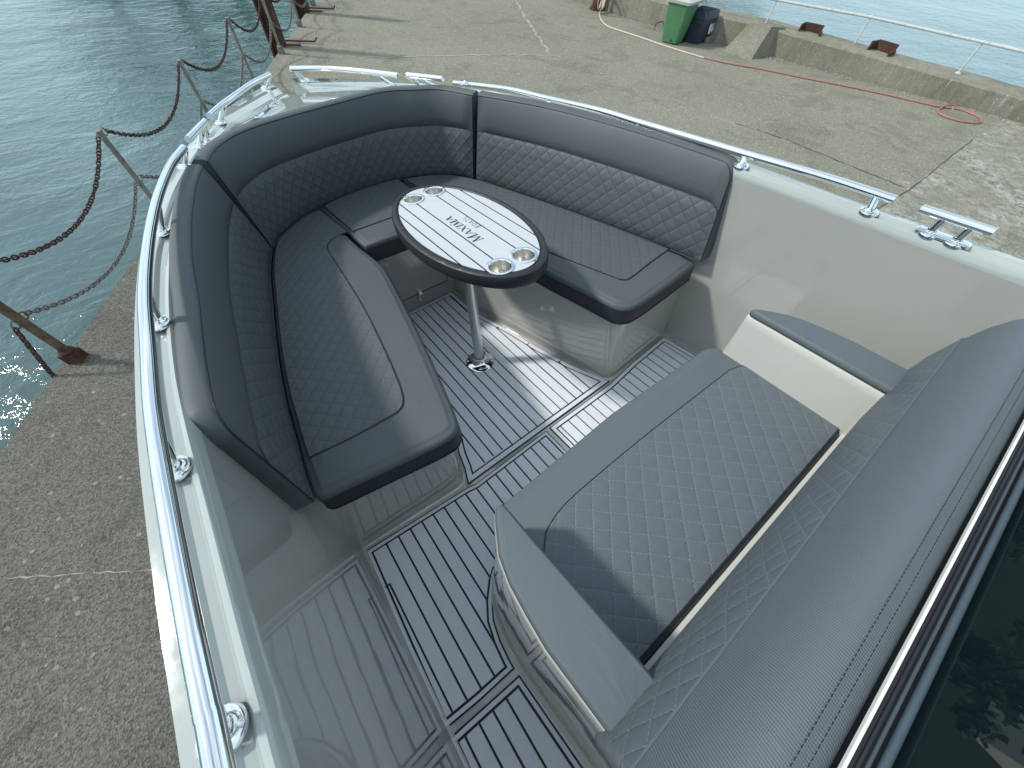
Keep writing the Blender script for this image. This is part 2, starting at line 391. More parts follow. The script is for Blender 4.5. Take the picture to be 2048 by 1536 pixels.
def foam(name, col):
    m, nt, b = new_mat(name)
    co = coords(nt)
    c = mixc(nt, noise_(nt, co, 60, 4), tuple(x * 0.95 for x in col), tuple(x * 1.05 for x in col))
    s = ramp(nt, noise_(nt, co, 2.6, 7, 0.7, 0.4), 0.42, 0.74)
    c = mixc(nt, math_(nt, 'MULTIPLY', s, 0.22), c, tuple(x * 0.62 for x in (col[0] * 1.03, col[1], col[2] * 0.93)))
    s2 = ramp(nt, noise_(nt, co, 11, 6, 0.75), 0.60, 0.70)
    c = mixc(nt, math_(nt, 'MULTIPLY', s2, 0.10), c, tuple(min(1, x * 1.35) for x in col))
    LK(nt, c, b.inputs['Base Color'])
    setp(b, Roughness=0.6, Specular_IOR_Level=0.35)
    br = noise_(nt, coords(nt, 'Object', (220, 6, 1)), 1.0, 3)
    bump(nt, b, br, 0.15, 0.0008)
    return m

VC = (0.075, 0.088, 0.096)
M_ = {}
M_['liner'] = gelcoat('grey_gelcoat', (0.355, 0.362, 0.338))
M_['gunwale'] = gelcoat('pale_gelcoat', (0.35, 0.385, 0.365), 0.10, wave=0.02)
M_['cream'] = gelcoat('cream_gelcoat', (0.56, 0.565, 0.52), 0.14)
M_['vinyl'] = vinyl('charcoal_vinyl', VC)
M_['vinyl_shade'] = vinyl('side_shade_vinyl', (0.022, 0.029, 0.037), rough=0.5)  # seat vinyl darkened: shade on the cushion sides put into the colour
M_['vinyl_back'] = vinyl('charcoal_vinyl_band', VC, wrinkle=0.4)
M_['quilt'] = vinyl('quilted_vinyl', VC, quilt='obj', pitch=0.062, thread=(0.045, 0.055, 0.062))
M_['quilt_uv'] = vinyl('quilted_vinyl_back', VC, quilt='uv', pitch=0.067, thread=(0.022, 0.028, 0.034), puff=0.55)
CVC = (0.094, 0.115, 0.130)
M_['cvinyl'] = vinyl('slate_vinyl', CVC, twill=0.22, tpitch=0.0023, tbump=0.2)
M_['cvinyl_twill'] = vinyl('slate_twill_vinyl', CVC, twill=0.9, uvtwill=True, wrinkle=0.2)
M_['cquilt'] = vinyl('slate_quilted_vinyl', CVC, quilt='obj', pitch=0.067, thread=(0.20, 0.23, 0.25), phase=(0.290, -0.062))
M_['cquilt_uv'] = vinyl('slate_quilted_border', CVC, quilt='uv', pitch=0.060, thread=(0.22, 0.255, 0.27))
M_['piping'] = plain('black_piping', (0.012, 0.014, 0.018), 0.35)
M_['chrome'] = metal('polished_steel')
M_['alu'] = plain('satin_aluminium', (0.62, 0.65, 0.66), 0.32, 0.02, 3, 0.5, 0.0, 1.0)
M_['cup'] = metal('brushed_steel_cup', (0.66, 0.64, 0.60), 0.24)
M_['eva'] = foam('grey_foam_deck', (0.66, 0.70, 0.765))
M_['eva_table'] = foam('pale_foam_tabletop', (0.47, 0.49, 0.52))
M_['groove'] = plain('black_caulk', (0.006, 0.008, 0.012), 0.5, 0.1)
M_['rim'] = plain('black_table_edge', (0.016, 0.018, 0.021), 0.45, 0.15, 30, 0.4, 0.03)
M_['ink'] = plain('dark_lettering', (0.02, 0.022, 0.025), 0.6)
M_['ink_grey'] = plain('grey_lettering', (0.05, 0.054, 0.06), 0.6)
M_['rubber'] = plain('black_rubber_seal', (0.012, 0.014, 0.017), 0.35, 0.2)
M_['bluetube'] = plain('blue_grey_rubber', (0.05, 0.072, 0.092), 0.5, 0.2, 60)
M_['white'] = plain('white_trim', (0.72, 0.74, 0.70), 0.3, 0.04)
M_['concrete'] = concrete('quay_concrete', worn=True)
M_['wallc'] = concrete('sea_wall_concrete', (0.24, 0.228, 0.185), 0.5, 0.42, True)
M_['joint'] = plain('dark_joint', (0.070, 0.066, 0.056), 0.9, 0.4, 20)
M_['patch'] = plain('pale_repair_mortar', (0.31, 0.30, 0.26), 0.9, 0.3, 14)
M_['galv'] = rust('weathered_galvanised_steel', (0.16, 0.145, 0.12), (0.30, 0.30, 0.27), (0.35, 0.6), 14)
M_['rustpost'] = rust('rusty_painted_steel', (0.11, 0.055, 0.035), (0.25, 0.20, 0.14), (0.42, 0.62), 10)
M_['rust'] = rust('dark_rust', (0.065, 0.030, 0.020), (0.125, 0.066, 0.046), (0.4, 0.65), 7)
M_['chain'] = rust('rusty_chain_steel', (0.07, 0.038, 0.034), (0.15, 0.10, 0.09), (0.45, 0.7), 30)
M_['chain2'] = rust('galvanised_chain_steel', (0.13, 0.12, 0.11), (0.26, 0.25, 0.23), (0.35, 0.6), 30)
M_['railpaint'] = rust('flaking_white_rail', (0.42, 0.43, 0.40), (0.62, 0.65, 0.62), (0.30, 0.5), 12)
M_['green'] = plain('green_bin_plastic', (0.075, 0.19, 0.088), 0.5, 0.2, 8)
M_['lid'] = plain('grey_bin_lid', (0.42, 0.42, 0.40), 0.6, 0.15, 8)
M_['navy'] = plain('navy_plastic', (0.022, 0.034, 0.052), 0.5, 0.25, 9)
M_['label'] = plain('worn_white_label', (0.55, 0.57, 0.58), 0.7, 0.25, 60)
M_['hose_c'] = plain('cream_hose_rubber', (0.56, 0.45, 0.34), 0.5, 0.1)
M_['hose_r'] = plain('red_hose_rubber', (0.36, 0.145, 0.12), 0.5, 0.15)
M_['leaf'] = plain('dark_foliage', (0.018, 0.052, 0.016), 0.7, 0.5, 3)
M_['bark'] = plain('bark', (0.08, 0.06, 0.045), 0.9, 0.3, 10)
M_['hill'] = plain('wooded_bank', (0.020, 0.042, 0.020), 0.95, 0.5, 0.4)
M_['render'] = plain('pale_house_render', (0.55, 0.53, 0.46), 0.9, 0.1, 2)
M_['slate'] = plain('slate_roof', (0.07, 0.075, 0.085), 0.8, 0.2, 4)
M_['pane'] = plain('dark_pane', (0.02, 0.025, 0.03), 0.1, 0.1)
m, nt, b = new_mat('dark_tinted_glass')
setp(b, Base_Color=(0.004, 0.009, 0.011), Roughness=0.015, Specular_IOR_Level=0.5, IOR=2.0)
M_['glass'] = m
M_['water'] = water_mat()

# ---------------------------------------------------------------- geometry helpers
class G:
    def __init__(s):
        s.v = []; s.f = []; s.uv = []; s.has = False; s.flat = []
    def add(s, verts, faces, uvs=None, flat=False):
        o = len(s.v)
        s.v += [tuple(p) for p in verts]
        for i, f in enumerate(faces):
            s.f.append([o + k for k in f])
            s.uv.append([uvs[k] for k in f] if uvs else None)
            s.flat.append(flat)
        if uvs: s.has = True
        return s
    def grid(s, rows, uvs=None, closed=False):
        n = len(rows[0]); vs = [p for r in rows for p in r]; fs = []
        for i in range(len(rows) - 1):
            for j in range(n if closed else n - 1):
                k = (j + 1) % n
                fs.append([i * n + j, i * n + k, (i + 1) * n + k, (i + 1) * n + j])
        return s.add(vs, fs, [q for r in uvs for q in r] if uvs else None)
    def box(s, c, d, rz=0.0, axes=None):
        c = Vector(c); hx, hy, hz = d[0] / 2, d[1] / 2, d[2] / 2
        if axes is None:
            ax = (Vector((math.cos(rz), math.sin(rz), 0)), Vector((-math.sin(rz), math.cos(rz), 0)), Vector((0, 0, 1)))
        else:
            ax = axes
        vs = [c + ax[0] * (x * hx) + ax[1] * (y * hy) + ax[2] * (z * hz) for z in (-1, 1) for x, y in ((-1, -1), (1, -1), (1, 1), (-1, 1))]
        return s.add(vs, [[3, 2, 1, 0], [4, 5, 6, 7], [0, 1, 5, 4], [1, 2, 6, 5], [2, 3, 7, 6], [3, 0, 4, 7]], flat=True)
    def tube(s, path, r, n=12, cap=True, closed=False):
        P = [Vector(p) for p in path]; m = len(P)
        rr = r if isinstance(r, (list, tuple)) else [r] * m
        rows = []; up = None
        for i in range(m):
            if closed:
                t = (P[(i + 1) % m] - P[i - 1])
            else:
                t = P[min(i + 1, m - 1)] - P[max(i - 1, 0)]
            t.normalize()
            if up is None:
                up = Vector((0, 0, 1)) if abs(t.z) < 0.9 else Vector((1, 0, 0))
            a = t.cross(up).normalized(); up = a.cross(t).normalized()
            rows.append([P[i] + (a * math.cos(2 * PI * k / n) + up * math.sin(2 * PI * k / n)) * rr[i] for k in range(n)])
        if closed: rows.append(rows[0])
        o = len(s.v); s.grid(rows, closed=True)
        if cap and not closed:
            s.f.append([o + k for k in range(n)][::-1]); s.uv.append(None); s.flat.append(True)
            e = o + (len(rows) - 1) * n
            s.f.append([e + k for k in range(n)]); s.uv.append(None); s.flat.append(True)
        return s
    def lathe(s, c, prof, n=28, axis=None):
        c = Vector(c)
        z = (axis or Vector((0, 0, 1))).normalized()
        x = z.orthogonal().normalized(); y = z.cross(x)
        rows = [[c + z * h + (x * math.cos(2 * PI * k / n) + y * math.sin(2 * PI * k / n)) * max(r, 1e-4) for k in range(n)] for r, h in prof]
        return s.grid(rows, closed=True)
    def poly(s, pts, flip=False):
        return s.add(pts, [list(range(len(pts)))[::-1] if flip else list(range(len(pts)))], flat=True)
    def prism(s, pts, z0, z1):
        n = len(pts)
        if area(pts) < 0: pts = pts[::-1]
        b = [(p[0], p[1], z0) for p in pts]; t = [(p[0], p[1], z1) for p in pts]
        s.add(b + t, [list(range(n))[::-1], list(range(n, 2 * n))] + [[i, (i + 1) % n, n + (i + 1) % n, n + i] for i in range(n)], flat=True)
        return s
    def build(s, name, mat, parent=None, base=None, sharp=35):
        me = bpy.data.meshes.new(name)
        bs = Vector(base) if base is not None else (BASE.get(root_of(parent).name, Vector((0, 0, 0))) if parent else Vector((0, 0, 0)))
        me.from_pydata([tuple(Vector(p) - bs) for p in s.v], [], s.f)
        if s.has:
            ul = me.uv_layers.new(name='UVMap')
            i = 0
            for fi, f in enumerate(s.f):
                for k in range(len(f)):
                    if s.uv[fi]: ul.data[i].uv = s.uv[fi][k]
                    i += 1
        me.materials.append(mat)
        bm = bmesh.new(); bm.from_mesh(me)
        if not s.has: bmesh.ops.remove_doubles(bm, verts=bm.verts, dist=1e-5)
        bmesh.ops.recalc_face_normals(bm, faces=bm.faces)
        for f in bm.faces: f.smooth = True
        for e in bm.edges:
            if len(e.link_faces) == 2 and e.calc_face_angle(0) > math.radians(sharp): e.smooth = False
        bm.to_mesh(me); bm.free()
        o = bpy.data.objects.new(name, me); C.objects.link(o)
        if parent: o.parent = parent
        return o

BASE = {}
def root_of(o):
    while o.parent: o = o.parent
    return o
def meta(o, label, cat, group=None, kind=None):
    if label: o['label'] = label
    if cat: o['category'] = cat
    if group: o['group'] = group
    if kind: o['kind'] = kind
    return o
def thing(name, label, cat, base=(0, 0, 0), group=None, boat=True):
    o = bpy.data.objects.new(name, None); C.objects.link(o)
    o.empty_display_size = 0.1
    if boat:
        o.matrix_world = Matrix.Translation(toW(base)) @ ROT.to_4x4()
    else:
        o.location = base
    BASE[o.name] = Vector(base)
    return meta(o, label, cat, group)
def struct(name, g, mat, kind='structure'):
    o = g.build(name, mat); o['kind'] = kind
    return o
def area(p):
    return 0.5 * sum(p[i][0] * p[(i + 1) % len(p)][1] - p[(i + 1) % len(p)][0] * p[i][1] for i in range(len(p)))
def crom(pts, n=6):
    P = [Vector(p) for p in pts]; out = []
    for i in range(len(P) - 1):
        p0 = P[i - 1] if i else P[0] * 2 - P[1]
        p1, p2 = P[i], P[i + 1]
        p3 = P[i + 2] if i + 2 < len(P) else P[-1] * 2 - P[-2]
        for k in range(n):
            t = k / n
            out.append(0.5 * ((2 * p1) + (p2 - p0) * t + (2 * p0 - 5 * p1 + 4 * p2 - p3) * t * t + (3 * p1 - p0 - 3 * p2 + p3) * t ** 3))
    out.append(P[-1]); return out
def resample(P, n):
    L = [0.0]
    for i in range(1, len(P)): L.append(L[-1] + (P[i] - P[i - 1]).length)
    out = []; j = 0
    for k in range(n):
        s = L[-1] * k / (n - 1)
        while j < len(P) - 2 and L[j + 1] < s: j += 1
        d = L[j + 1] - L[j]
        out.append(P[j].lerp(P[j + 1], min(1, max(0, (s - L[j]) / d if d else 0))))
    return out
def resample_f(P, fracs):
    L = [0.0]
    for i in range(1, len(P)): L.append(L[-1] + (P[i] - P[i - 1]).length)
    out = []; j = 0
    for f_ in fracs:
        s = L[-1] * f_
        while j < len(P) - 2 and L[j + 1] < s: j += 1
        d = L[j + 1] - L[j]
        out.append(P[j].lerp(P[j + 1], min(1, max(0, (s - L[j]) / d if d else 0))))
    return out
def room(pts):
    """distance from every outline point to the opposite side, along its inward normal"""
    n = len(pts); o = offset(pts, 0.001); out = []
    for i in range(n):
        d = (o[i] - pts[i]); d.z = 0; d.normalize(); best = 9.0
        for j in range(n):
            k = (j + 1) % n
            if i in (j, k): continue
            a = pts[j]; e = pts[k] - a; den = d.x * e.y - d.y * e.x
            if abs(den) < 1e-9: continue
            w_ = a - pts[i]; t = (w_.x * e.y - w_.y * e.x) / den; u = (w_.x * d.y - w_.y * d.x) / den
            if t > 1e-4 and -0.01 <= u <= 1.01: best = min(best, t)
        out.append(best)
    return out
def offset_c(pts, d, rm):
    n = len(pts); o = offset(pts, 0.001); out = []
    for i in range(n):
        v = (o[i] - pts[i]); v.z = 0; m = v.length / 0.001
        v.normalize(); out.append(pts[i] + v * min(d * min(m, 1.6), rm[i] * 0.42))
    return out
def offset(pts, d):
    """inward offset of a counter-clockwise plan polygon"""
    n = len(pts); out = []
    for i in range(n):
        a, b, c = pts[i - 1], pts[i], pts[(i + 1) % n]
        e1 = Vector((b[0] - a[0], b[1] - a[1])); e2 = Vector((c[0] - b[0], c[1] - b[1]))
        if e1.length < 1e-6: e1 = e2
        if e2.length < 1e-6: e2 = e1
        e1.normalize(); e2.normalize()
        n1 = Vector((-e1.y, e1.x)); n2 = Vector((-e2.y, e2.x)); m = n1 + n2
        if m.length < 1e-6: m = n1
        m.normalize(); k = max(0.35, m.dot(n1))
        z = b[2] if len(b) > 2 else 0
        out.append(Vector((b[0] + m.x * d / k, b[1] + m.y * d / k, z)))
    return out
def ccw(pts):
    pts = [Vector(p) for p in pts]
    return pts if area(pts) > 0 else pts[::-1]
def dedupe(pts, d=0.004):
    out = []
    for p in pts:
        if not out or (Vector(p) - out[-1]).length > d: out.append(Vector(p))
    if (out[0] - out[-1]).length < d: out.pop()
    return out
def round_corner(a, b, c, r, n=5):
    a, b, c = Vector(a), Vector(b), Vector(c)
    p = b + (a - b).normalized() * r; q = b + (c - b).normalized() * r
    return [p.lerp(b, t).lerp(b.lerp(q, t), t) for t in [k / n for k in range(n + 1)]]
def rounded(pts, r, n=5):
    out = []; m = len(pts)
    rr = r if isinstance(r, (list, tuple)) else [r] * m
    for i in range(m):
        if rr[i] > 0: out += round_corner(pts[i - 1], pts[i], pts[(i + 1) % m], rr[i], n)
        else: out.append(Vector(pts[i]))
    return out
def cushion(poly, t, r=0.02, dome=0.006, inset=0.05, band=None):
    """padded slab: rounded shoulder, slight dome; poly carries its top height in z"""
    p = dedupe(ccw(poly)); g = G(); rows = []
    prof = [(0.012, -t), (0.0, -t + 0.012)]
    for k in range(6):
        a = PI / 2 * k / 5
        prof.append((r * (1 - math.cos(a)), -r + r * math.sin(a)))
    prof += [(r + 0.004, dome * 0.5), (r + 0.009, dome * 0.9), (r + 0.012, dome)]
    rm = room(p)
    for d, z in prof:
        rows.append([q + Vector((0, 0, z)) for q in (offset(p, d) if d < 0.008 else offset_c(p, d, rm))])
    if band is not None:
        band.grid(rows[:3], closed=True); band.poly(rows[0], True)
        g.grid(rows[2:], closed=True); g.poly(rows[-1])
    else:
        g.grid(rows, closed=True)
        g.poly(rows[-1]); g.poly(rows[0], True)
    return g, p
def pad_poly(poly, z, h=0.004, r=0.004):
    p = dedupe(ccw(poly)); g = G()
    rows = [[q + Vector((0, 0, z - 0.004)) for q in p], [q + Vector((0, 0, z)) for q in p], [q + Vector((0, 0, z + h)) for q in offset(p, r)], [q + Vector((0, 0, z + h)) for q in offset(p, r + 0.0035)]]
    g.grid(rows, closed=True); g.poly(rows[-1])
    return g, p
def V(k): return [Vector(p) for p in D[k]]
ZS = lambda y: 0.55 + 0.033 * (y - 0.7)

# ================================================================ the setting
# quay slab, sea wall line and water
E0 = Vector((-2.7579, 3.1314, 0)); ED = Vector((0.4969, 0.8678, 0)).normalized(); EN = Vector((-ED.y, ED.x, 0))
def edge(t, off=0, z=0): return E0 + ED * t + EN * off + Vector((0, 0, z))
WB = [Vector(p) for p in ((13.4, -14, 0), (12.95, -4, 0), (12.54, 0.545, 0), (12.08, 3.0, 0), (11.62, 5.27, 0), (11.25, 7.1, 0), (10.95, 8.87, 0), (10.86, 10.53, 0), (10.9, 11.6, 0), (11.0, 16, 0), (11.2, 22, 0))]
g = G()
quay_out = [edge(-24), edge(-12), edge(-4), edge(0), edge(4), edge(9), edge(14), edge(20), edge(24.5)] + [Vector((11.6, 24.0, 0))] + [p + Vector((1.0, 0, 0)) for p in WB[::-1]] + [Vector((13, -18, 0))]
g.prism(quay_out, -4.0, 0.0)
struct('quay', g, M_['concrete'])
g = G()
NX = 60
g.poly([(-260, -160, -1.75), (320, -160, -1.75), (320, 320, -1.75), (-260, 320, -1.75)])
struct('water', g, M_['water'])
# seabed far below keeps the ground continuous
g = G(); g.poly([(-600, -600, -6), (700, -600, -6), (700, 700, -6), (-600, 700, -6)])
struct('ground', g, M_['hill'])

def ribbon(path, w, z, jit=0.3):
    P = resample(crom(path, 5), 40); g = G(); a = []; b2 = []
    for i, p in enumerate(P):
        t = (P[min(i + 1, 39)] - P[max(i - 1, 0)]).normalized(); nn = Vector((-t.y, t.x, 0))
        k = w * (1 + jit * random.uniform(-1, 1)); s = w * jit * random.uniform(-1, 1)
        a.append(p + nn * (k / 2 + s) + Vector((0, 0, z))); b2.append(p + nn * (-k / 2 + s) + Vector((0, 0, z)))
    g.grid([a, b2]); return g
struct('quay_crack', ribbon(V('crack'), 0.020, 0.004, 0.9), M_['joint'])
struct('quay_joint', ribbon(V('joint'), 0.018, 0.004, 0.4), M_['joint'])
struct('quay_joint', ribbon(V('pale'), 0.05, 0.004, 0.8), M_['patch'])
struct('quay_joint', ribbon(V('pale2'), 0.045, 0.004, 0.8), M_['patch'])

struct('quay_joint', ribbon([Vector((-2.95, 2.34, 0)), Vector((-2.77, 2.19, 0)), Vector((-2.45, 1.97, 0)), Vector((-2.18, 1.79, 0)), Vector((-1.6, 1.4, 0))], 0.006, 0.003, 0.9), M_['patch'])

# ---- sea wall with its buttress
w = thing('sea_wall', 'low mossy concrete wall running along the far edge of the quay', 'wall', (11.6, 5.3, 0), boat=False)
P = resample(crom(WB, 4), 60)
g = G(); rows = []
for i, p in enumerate(P):
    y = p.y
    h = 0.33 if y < 1 else (0.33 + (y - 1) * 0.028 if y < 6 else 0.47)
    if y > 10: h = 0.62
    j = [random.uniform(-0.012, 0.012) for _ in range(4)]
    th = 0.92
    rows.append([p + v3(0, 0, -0.05), p + v3(0.012 + j[0], 0, h - 0.03), p + v3(0.05 + j[1], 0, h + j[2] * 0.6), p + v3(th - 0.05, 0, h + 0.01 + j[3] * 0.6), p + v3(th, 0, h - 0.04), p + v3(th + 0.03, 0, -3.2)])
g.grid(rows)
g.build('wall_body', M_['wallc'], w)
g = G()
bt = V('butt')
x0, y0 = 10.83, 5.69
g.add([(10.80, 6.40, 0), (10.88, 5.66, 0), (11.66, 5.52, 0), (11.45, 6.50, 0), (11.32, 6.28, 0.50), (11.36, 5.74, 0.52), (11.75, 5.60, 0.50), (11.7, 6.42, 0.50)],
      [[0, 1, 5, 4], [1, 2, 6, 5], [2, 3, 7, 6], [3, 0, 4, 7], [4, 5, 6, 7]])
bo = g.build('buttress', M_['wallc'], w)
g = G()
for i in range(230):
    y = random.uniform(0.8, 5.4) if i < 170 else random.uniform(5.2, 5.6)
    x = 11.62 - (y - 5.27) * -0.19 if False else 12.54 + (y - 0.545) * (11.62 - 12.54) / (5.27 - 0.545)
    s = random.uniform(0.008, 0.03)
    g.box((x - abs(random.gauss(0, 0.10)) - 0.02, y, s * 0.4), (s, s * random.uniform(0.6, 1.4), s * 0.8), random.uniform(0, 3))
struct('gravel_rubble', g, M_['patch'], 'stuff')

# ---- pipe railing on top of the wall
rl = thing('pipe_railing', 'white painted pipe railing standing on top of the sea wall', 'railing', (12.557, 4.25, 0.38), boat=False)
RP = [((11.25, 8.0, 0.47), (11.25, 8.0, 0.90)), ((11.632, 6.05, 0.47), (11.64, 6.05, 0.89)), ((12.557, 4.25, 0.38), (12.54, 4.25, 0.86)), ((12.811, 2.141, 0.36), (12.79, 2.15, 0.855)), ((13.05, -0.2, 0.33), (13.03, -0.2, 0.84))]
for a, t in RP:
    g = G(); g.tube([a, t], 0.018, 8); g.lathe(a, [(0.001, 0.03), (0.03, 0.03), (0.055, 0.012), (0.06, -0.005)], 10)
    g.lathe(t, [(0.001, 0.034), (0.026, 0.024), (0.034, 0), (0.026, -0.024), (0.018, -0.03)], 10)
    g.build('railing_post', M_['railpaint'], rl)
top = [Vector(t) for a, t in RP]
g = G(); g.tube([top[0] + v3(-0.2, 1.5, 0.02)] + top + [top[-1] + v3(0.2, -2, 0)], 0.024, 10); g.build('top_rail', M_['railpaint'], rl)

# ---- rusty pile heads behind the wall
def pile_head(loc, rz, label, s=0.85):
    t = thing('pile_head', label, 'pile', loc, group='rusty pile heads behind the sea wall', boat=False)
    ax = (Vector((math.cos(rz), math.sin(rz), 0)), Vector((-math.sin(rz), math.cos(rz), 0)), Vector((0, 0, 1)))
    L0 = Vector(loc)
    g = G(); g.box(L0 + ax[0] * 0.0 + v3(0, 0, 0.06), (0.035, 0.50 * s, 0.27), axes=ax)
    g.build('web_plate', M_['rust'], t)
    g = G(); g.box(L0 + ax[0] * -0.13 + ax[1] * 0.27 * s + v3(0, 0, 0.05), (0.26, 0.03, 0.26), axes=ax)
    g.build('side_plate', M_['rust'], t)
    g = G(); g.box(L0 + ax[0] * -0.13 - ax[1] * 0.27 * s + v3(0, 0, 0.02), (0.26, 0.03, 0.16), axes=ax)
    g.build('side_plate', M_['rust'], t)
    g = G(); g.box(L0 + ax[0] * -0.15 + v3(0, 0, -0.02), (0.30, 0.5 * s, 0.03), axes=ax)
    g.build('foot_plate', M_['rust'], t)
pile_head((12.33, 5.22, 0.40), 0.25, 'rusty folded steel pile head left of the other, near the middle railing post')
pile_head((12.60, 3.62, 0.38), -0.1, 'rusty open box pile head between two railing posts, nearer the right')

# ---- chain fence along the quay edge
fence = thing('chain_fence', 'rusty post and double chain fence along the quay edge over the water', 'fence', tuple(D['post'][2]), boat=False)
POSTS = [Vector(p) for p in D['post']]
def sag(a, b2, s, n):
    return [a.lerp(b2, k / n) + Vector((0, 0, -4 * s * (k / n) * (1 - k / n))) for k in range(n + 1)]
def chain_mesh(a, b2, s, link=0.042, wire=0.0052):
    g = G(); n0 = 200
    P = sag(a, b2, s, n0); L = sum((P[i + 1] - P[i]).length for i in range(n0)); n = int(L / (link * 0.72)); Q = resample(P, n + 1)
    for i in range(n):
        c = (Q[i] + Q[i + 1]) / 2; t = (Q[i + 1] - Q[i]).normalized()
        sd = t.cross(Vector((0, 0, 1))).normalized(); upv = sd.cross(t)
        q = sd if i % 2 else upv
        q = (q + (upv if i % 2 else sd) * random.uniform(-0.35, 0.35)).normalized()
        pts = []
        for k in range(8):
            a_ = 2 * PI * k / 8; cx, sx = math.cos(a_), math.sin(a_)
            pts.append(c + t * (link * 0.5 * (0.55 * cx + 0.45 * (1 if cx > 0.3 else -1 if cx < -0.3 else 0))) + q * (link * 0.32 * sx))
        g.tube(pts, wire, 5, closed=True)
    return g
HP = 0.875
POSTS = POSTS[2:]
for i, p in enumerate(POSTS):
    rusty = (i == 0)
    g = G()
    r = 0.03 if rusty else 0.024
    lean = v3(random.uniform(-0.012, 0.012), random.uniform(-0.012, 0.012), 0)
    g.tube([p, p + v3(0, 0, 0.44) + lean * 0.5, p + v3(0, 0, HP) + lean], r, 10)
    po = g.build('fence_post', M_['rustpost'] if rusty else M_['galv'], fence)
    g = G()
    g.box(p + v3(0, 0, 0.045), (0.10, 0.10, 0.09), 1.05)
    g.lathe(p + v3(0, 0, 0.09), [(0.05, 0), (0.052, 0.02), (0.035, 0.035)], 10)
    g.build('post_socket', M_['rust'] if rusty else M_['galv'], po)
    for hz in (0.44, HP - 0.03):
        g = G()
        for sgn in (-1, 1):
            c = p + v3(0, 0, hz) + ED * sgn * 0.045
            pts = [c + ED * (0.028 * math.cos(a)) + v3(0, 0, 0.028 * math.sin(a)) for a in [2 * PI * k / 8 for k in range(8)]]
            g.tube(pts, 0.006, 5, closed=True)
        g.build('chain_eye', M_['rustpost'] if rusty else M_['galv'], po)
for i in range(len(POSTS) - 1):
    a, b2 = POSTS[i], POSTS[i + 1]
    near = i <= 1
    kw = dict(link=0.045, wire=0.0058) if near else dict(link=0.05, wire=0.0062)
    chain_mesh(a + v3(0, 0, HP - 0.03) + ED * 0.07, b2 + v3(0, 0, HP - 0.03) - ED * 0.07, 0.26 + 0.03 * random.random(), **kw).build('chain', M_['chain'], fence)
    chain_mesh(a + v3(0, 0, 0.44) + ED * 0.07, b2 + v3(0, 0, 0.44) - ED * 0.07, 0.24 + 0.04 * random.random(), **kw).build('chain', M_['chain2'], fence)

p0 = POSTS[0] + v3(0, 0, 0.43) - ED * 0.07
def hang(a, b2):
    g = G(); P = resample([Vector(a), Vector(a).lerp(Vector(b2), 0.5) + ED * -0.03 + v3(0, 0, -0.05), Vector(b2)], 22)
    for i in range(21):
        c = (P[i] + P[i + 1]) / 2; t = (P[i + 1] - P[i]).normalized(); sd = t.cross(ED).normalized(); q = sd if i % 2 else sd.cross(t)
        g.tube([c + t * (0.0245 * math.cos(k * PI / 4)) + q * (0.0145 * math.sin(k * PI / 4)) for k in range(8)], 0.0058, 5, closed=True)
    return g
hang(p0, p0 + v3(0, 0, -0.62) + EN * 0.16 - ED * 0.10).build('chain_end', M_['chain'], fence)
# ---- steel piles outside the edge
def steel_pile(c, label, w=0.30, d=0.34):
    t = thing('steel_pile', label, 'pile', c, group='rusty steel fender piles outside the quay edge', boat=False)
    c = Vector(c)
    ax = (EN * -1, ED, Vector((0, 0, 1)))
    g = G()
    g.box(c + v3(0, 0, -0.6), (d - 0.04, 0.03, 5.6), axes=ax)
    g.build('pile_web', M_['rust'], t)
    for s in (-1, 1):
        g = G(); g.box(c + ax[0] * s * (d / 2) + v3(0, 0, -0.6), (0.035, w, 5.6), axes=ax)
        g.build('pile_flange', M_['rust'], t)
    for k, oy in enumerate((-0.06, 0.22)):
        g = G()
        a = c + ax[0] * (d / 2 + 0.02) + ax[1] * oy + v3(0, 0, 0.035)
        g.tube([a - ax[0] * 0.25, a + ax[0] * (0.55 if k else 0.32)] + ([a + ax[0] * 0.60 + v3(0, 0, 0.06)] if k else []), 0.016, 6)
        g.build('tie_bar', M_['rust'], t)
steel_pile((1.64, 10.98, 0), 'dark rusty steel pile outside the quay edge, nearer the boat', 0.22, 0.24)
steel_pile((3.02, 13.36, 0), 'dark rusty steel pile outside the quay edge, farther along by the last posts', 0.22, 0.24)

# ---- wheelie bin, navy tub, hoop, hoses
def tapered(c, half_b, half_t, h, rz, n=4, r=0.04, lean=(0, 0)):
    rows = []
    ax = (Vector((math.cos(rz), math.sin(rz), 0)), Vector((-math.sin(rz), math.cos(rz), 0)))
    for k in range(n + 1):
        t = k / n
        hx = half_b[0] + (half_t[0] - half_b[0]) * t; hy = half_b[1] + (half_t[1] - half_b[1]) * t
        sq = rounded([Vector((-hx, -hy, 0)), Vector((hx, -hy, 0)), Vector((hx, hy, 0)), Vector((-hx, hy, 0))], r, 3)
        rows.append([Vector(c) + ax[0] * (q.x + lean[0] * t) + ax[1] * (q.y + lean[1] * t) + v3(0, 0, h * t) for q in sq])
    return rows
BC = (10.17, 7.50, 0); BR = math.radians(12)
bn = thing('wheelie_bin', 'green wheelie bin with a grey lid standing against the sea wall', 'bin', BC, boat=False)
rows = tapered((BC[0], BC[1], 0.02), (0.22, 0.20), (0.30, 0.27), 0.69, BR)
g = G(); g.grid(rows, closed=True); g.poly(rows[0], True); g.build('bin_body', M_['green'], bn)
rows = tapered((BC[0], BC[1], 0.705), (0.325, 0.295), (0.335, 0.305), 0.05, BR, 1)
g = G(); g.grid(rows, closed=True); g.poly(rows[0], True)
top2 = tapered((BC[0], BC[1], 0.755), (0.335, 0.305), (0.25, 0.22), 0.035, BR, 2)
g.grid(top2, closed=True); g.poly(top2[-1]); g.build('bin_lid', M_['lid'], bn)
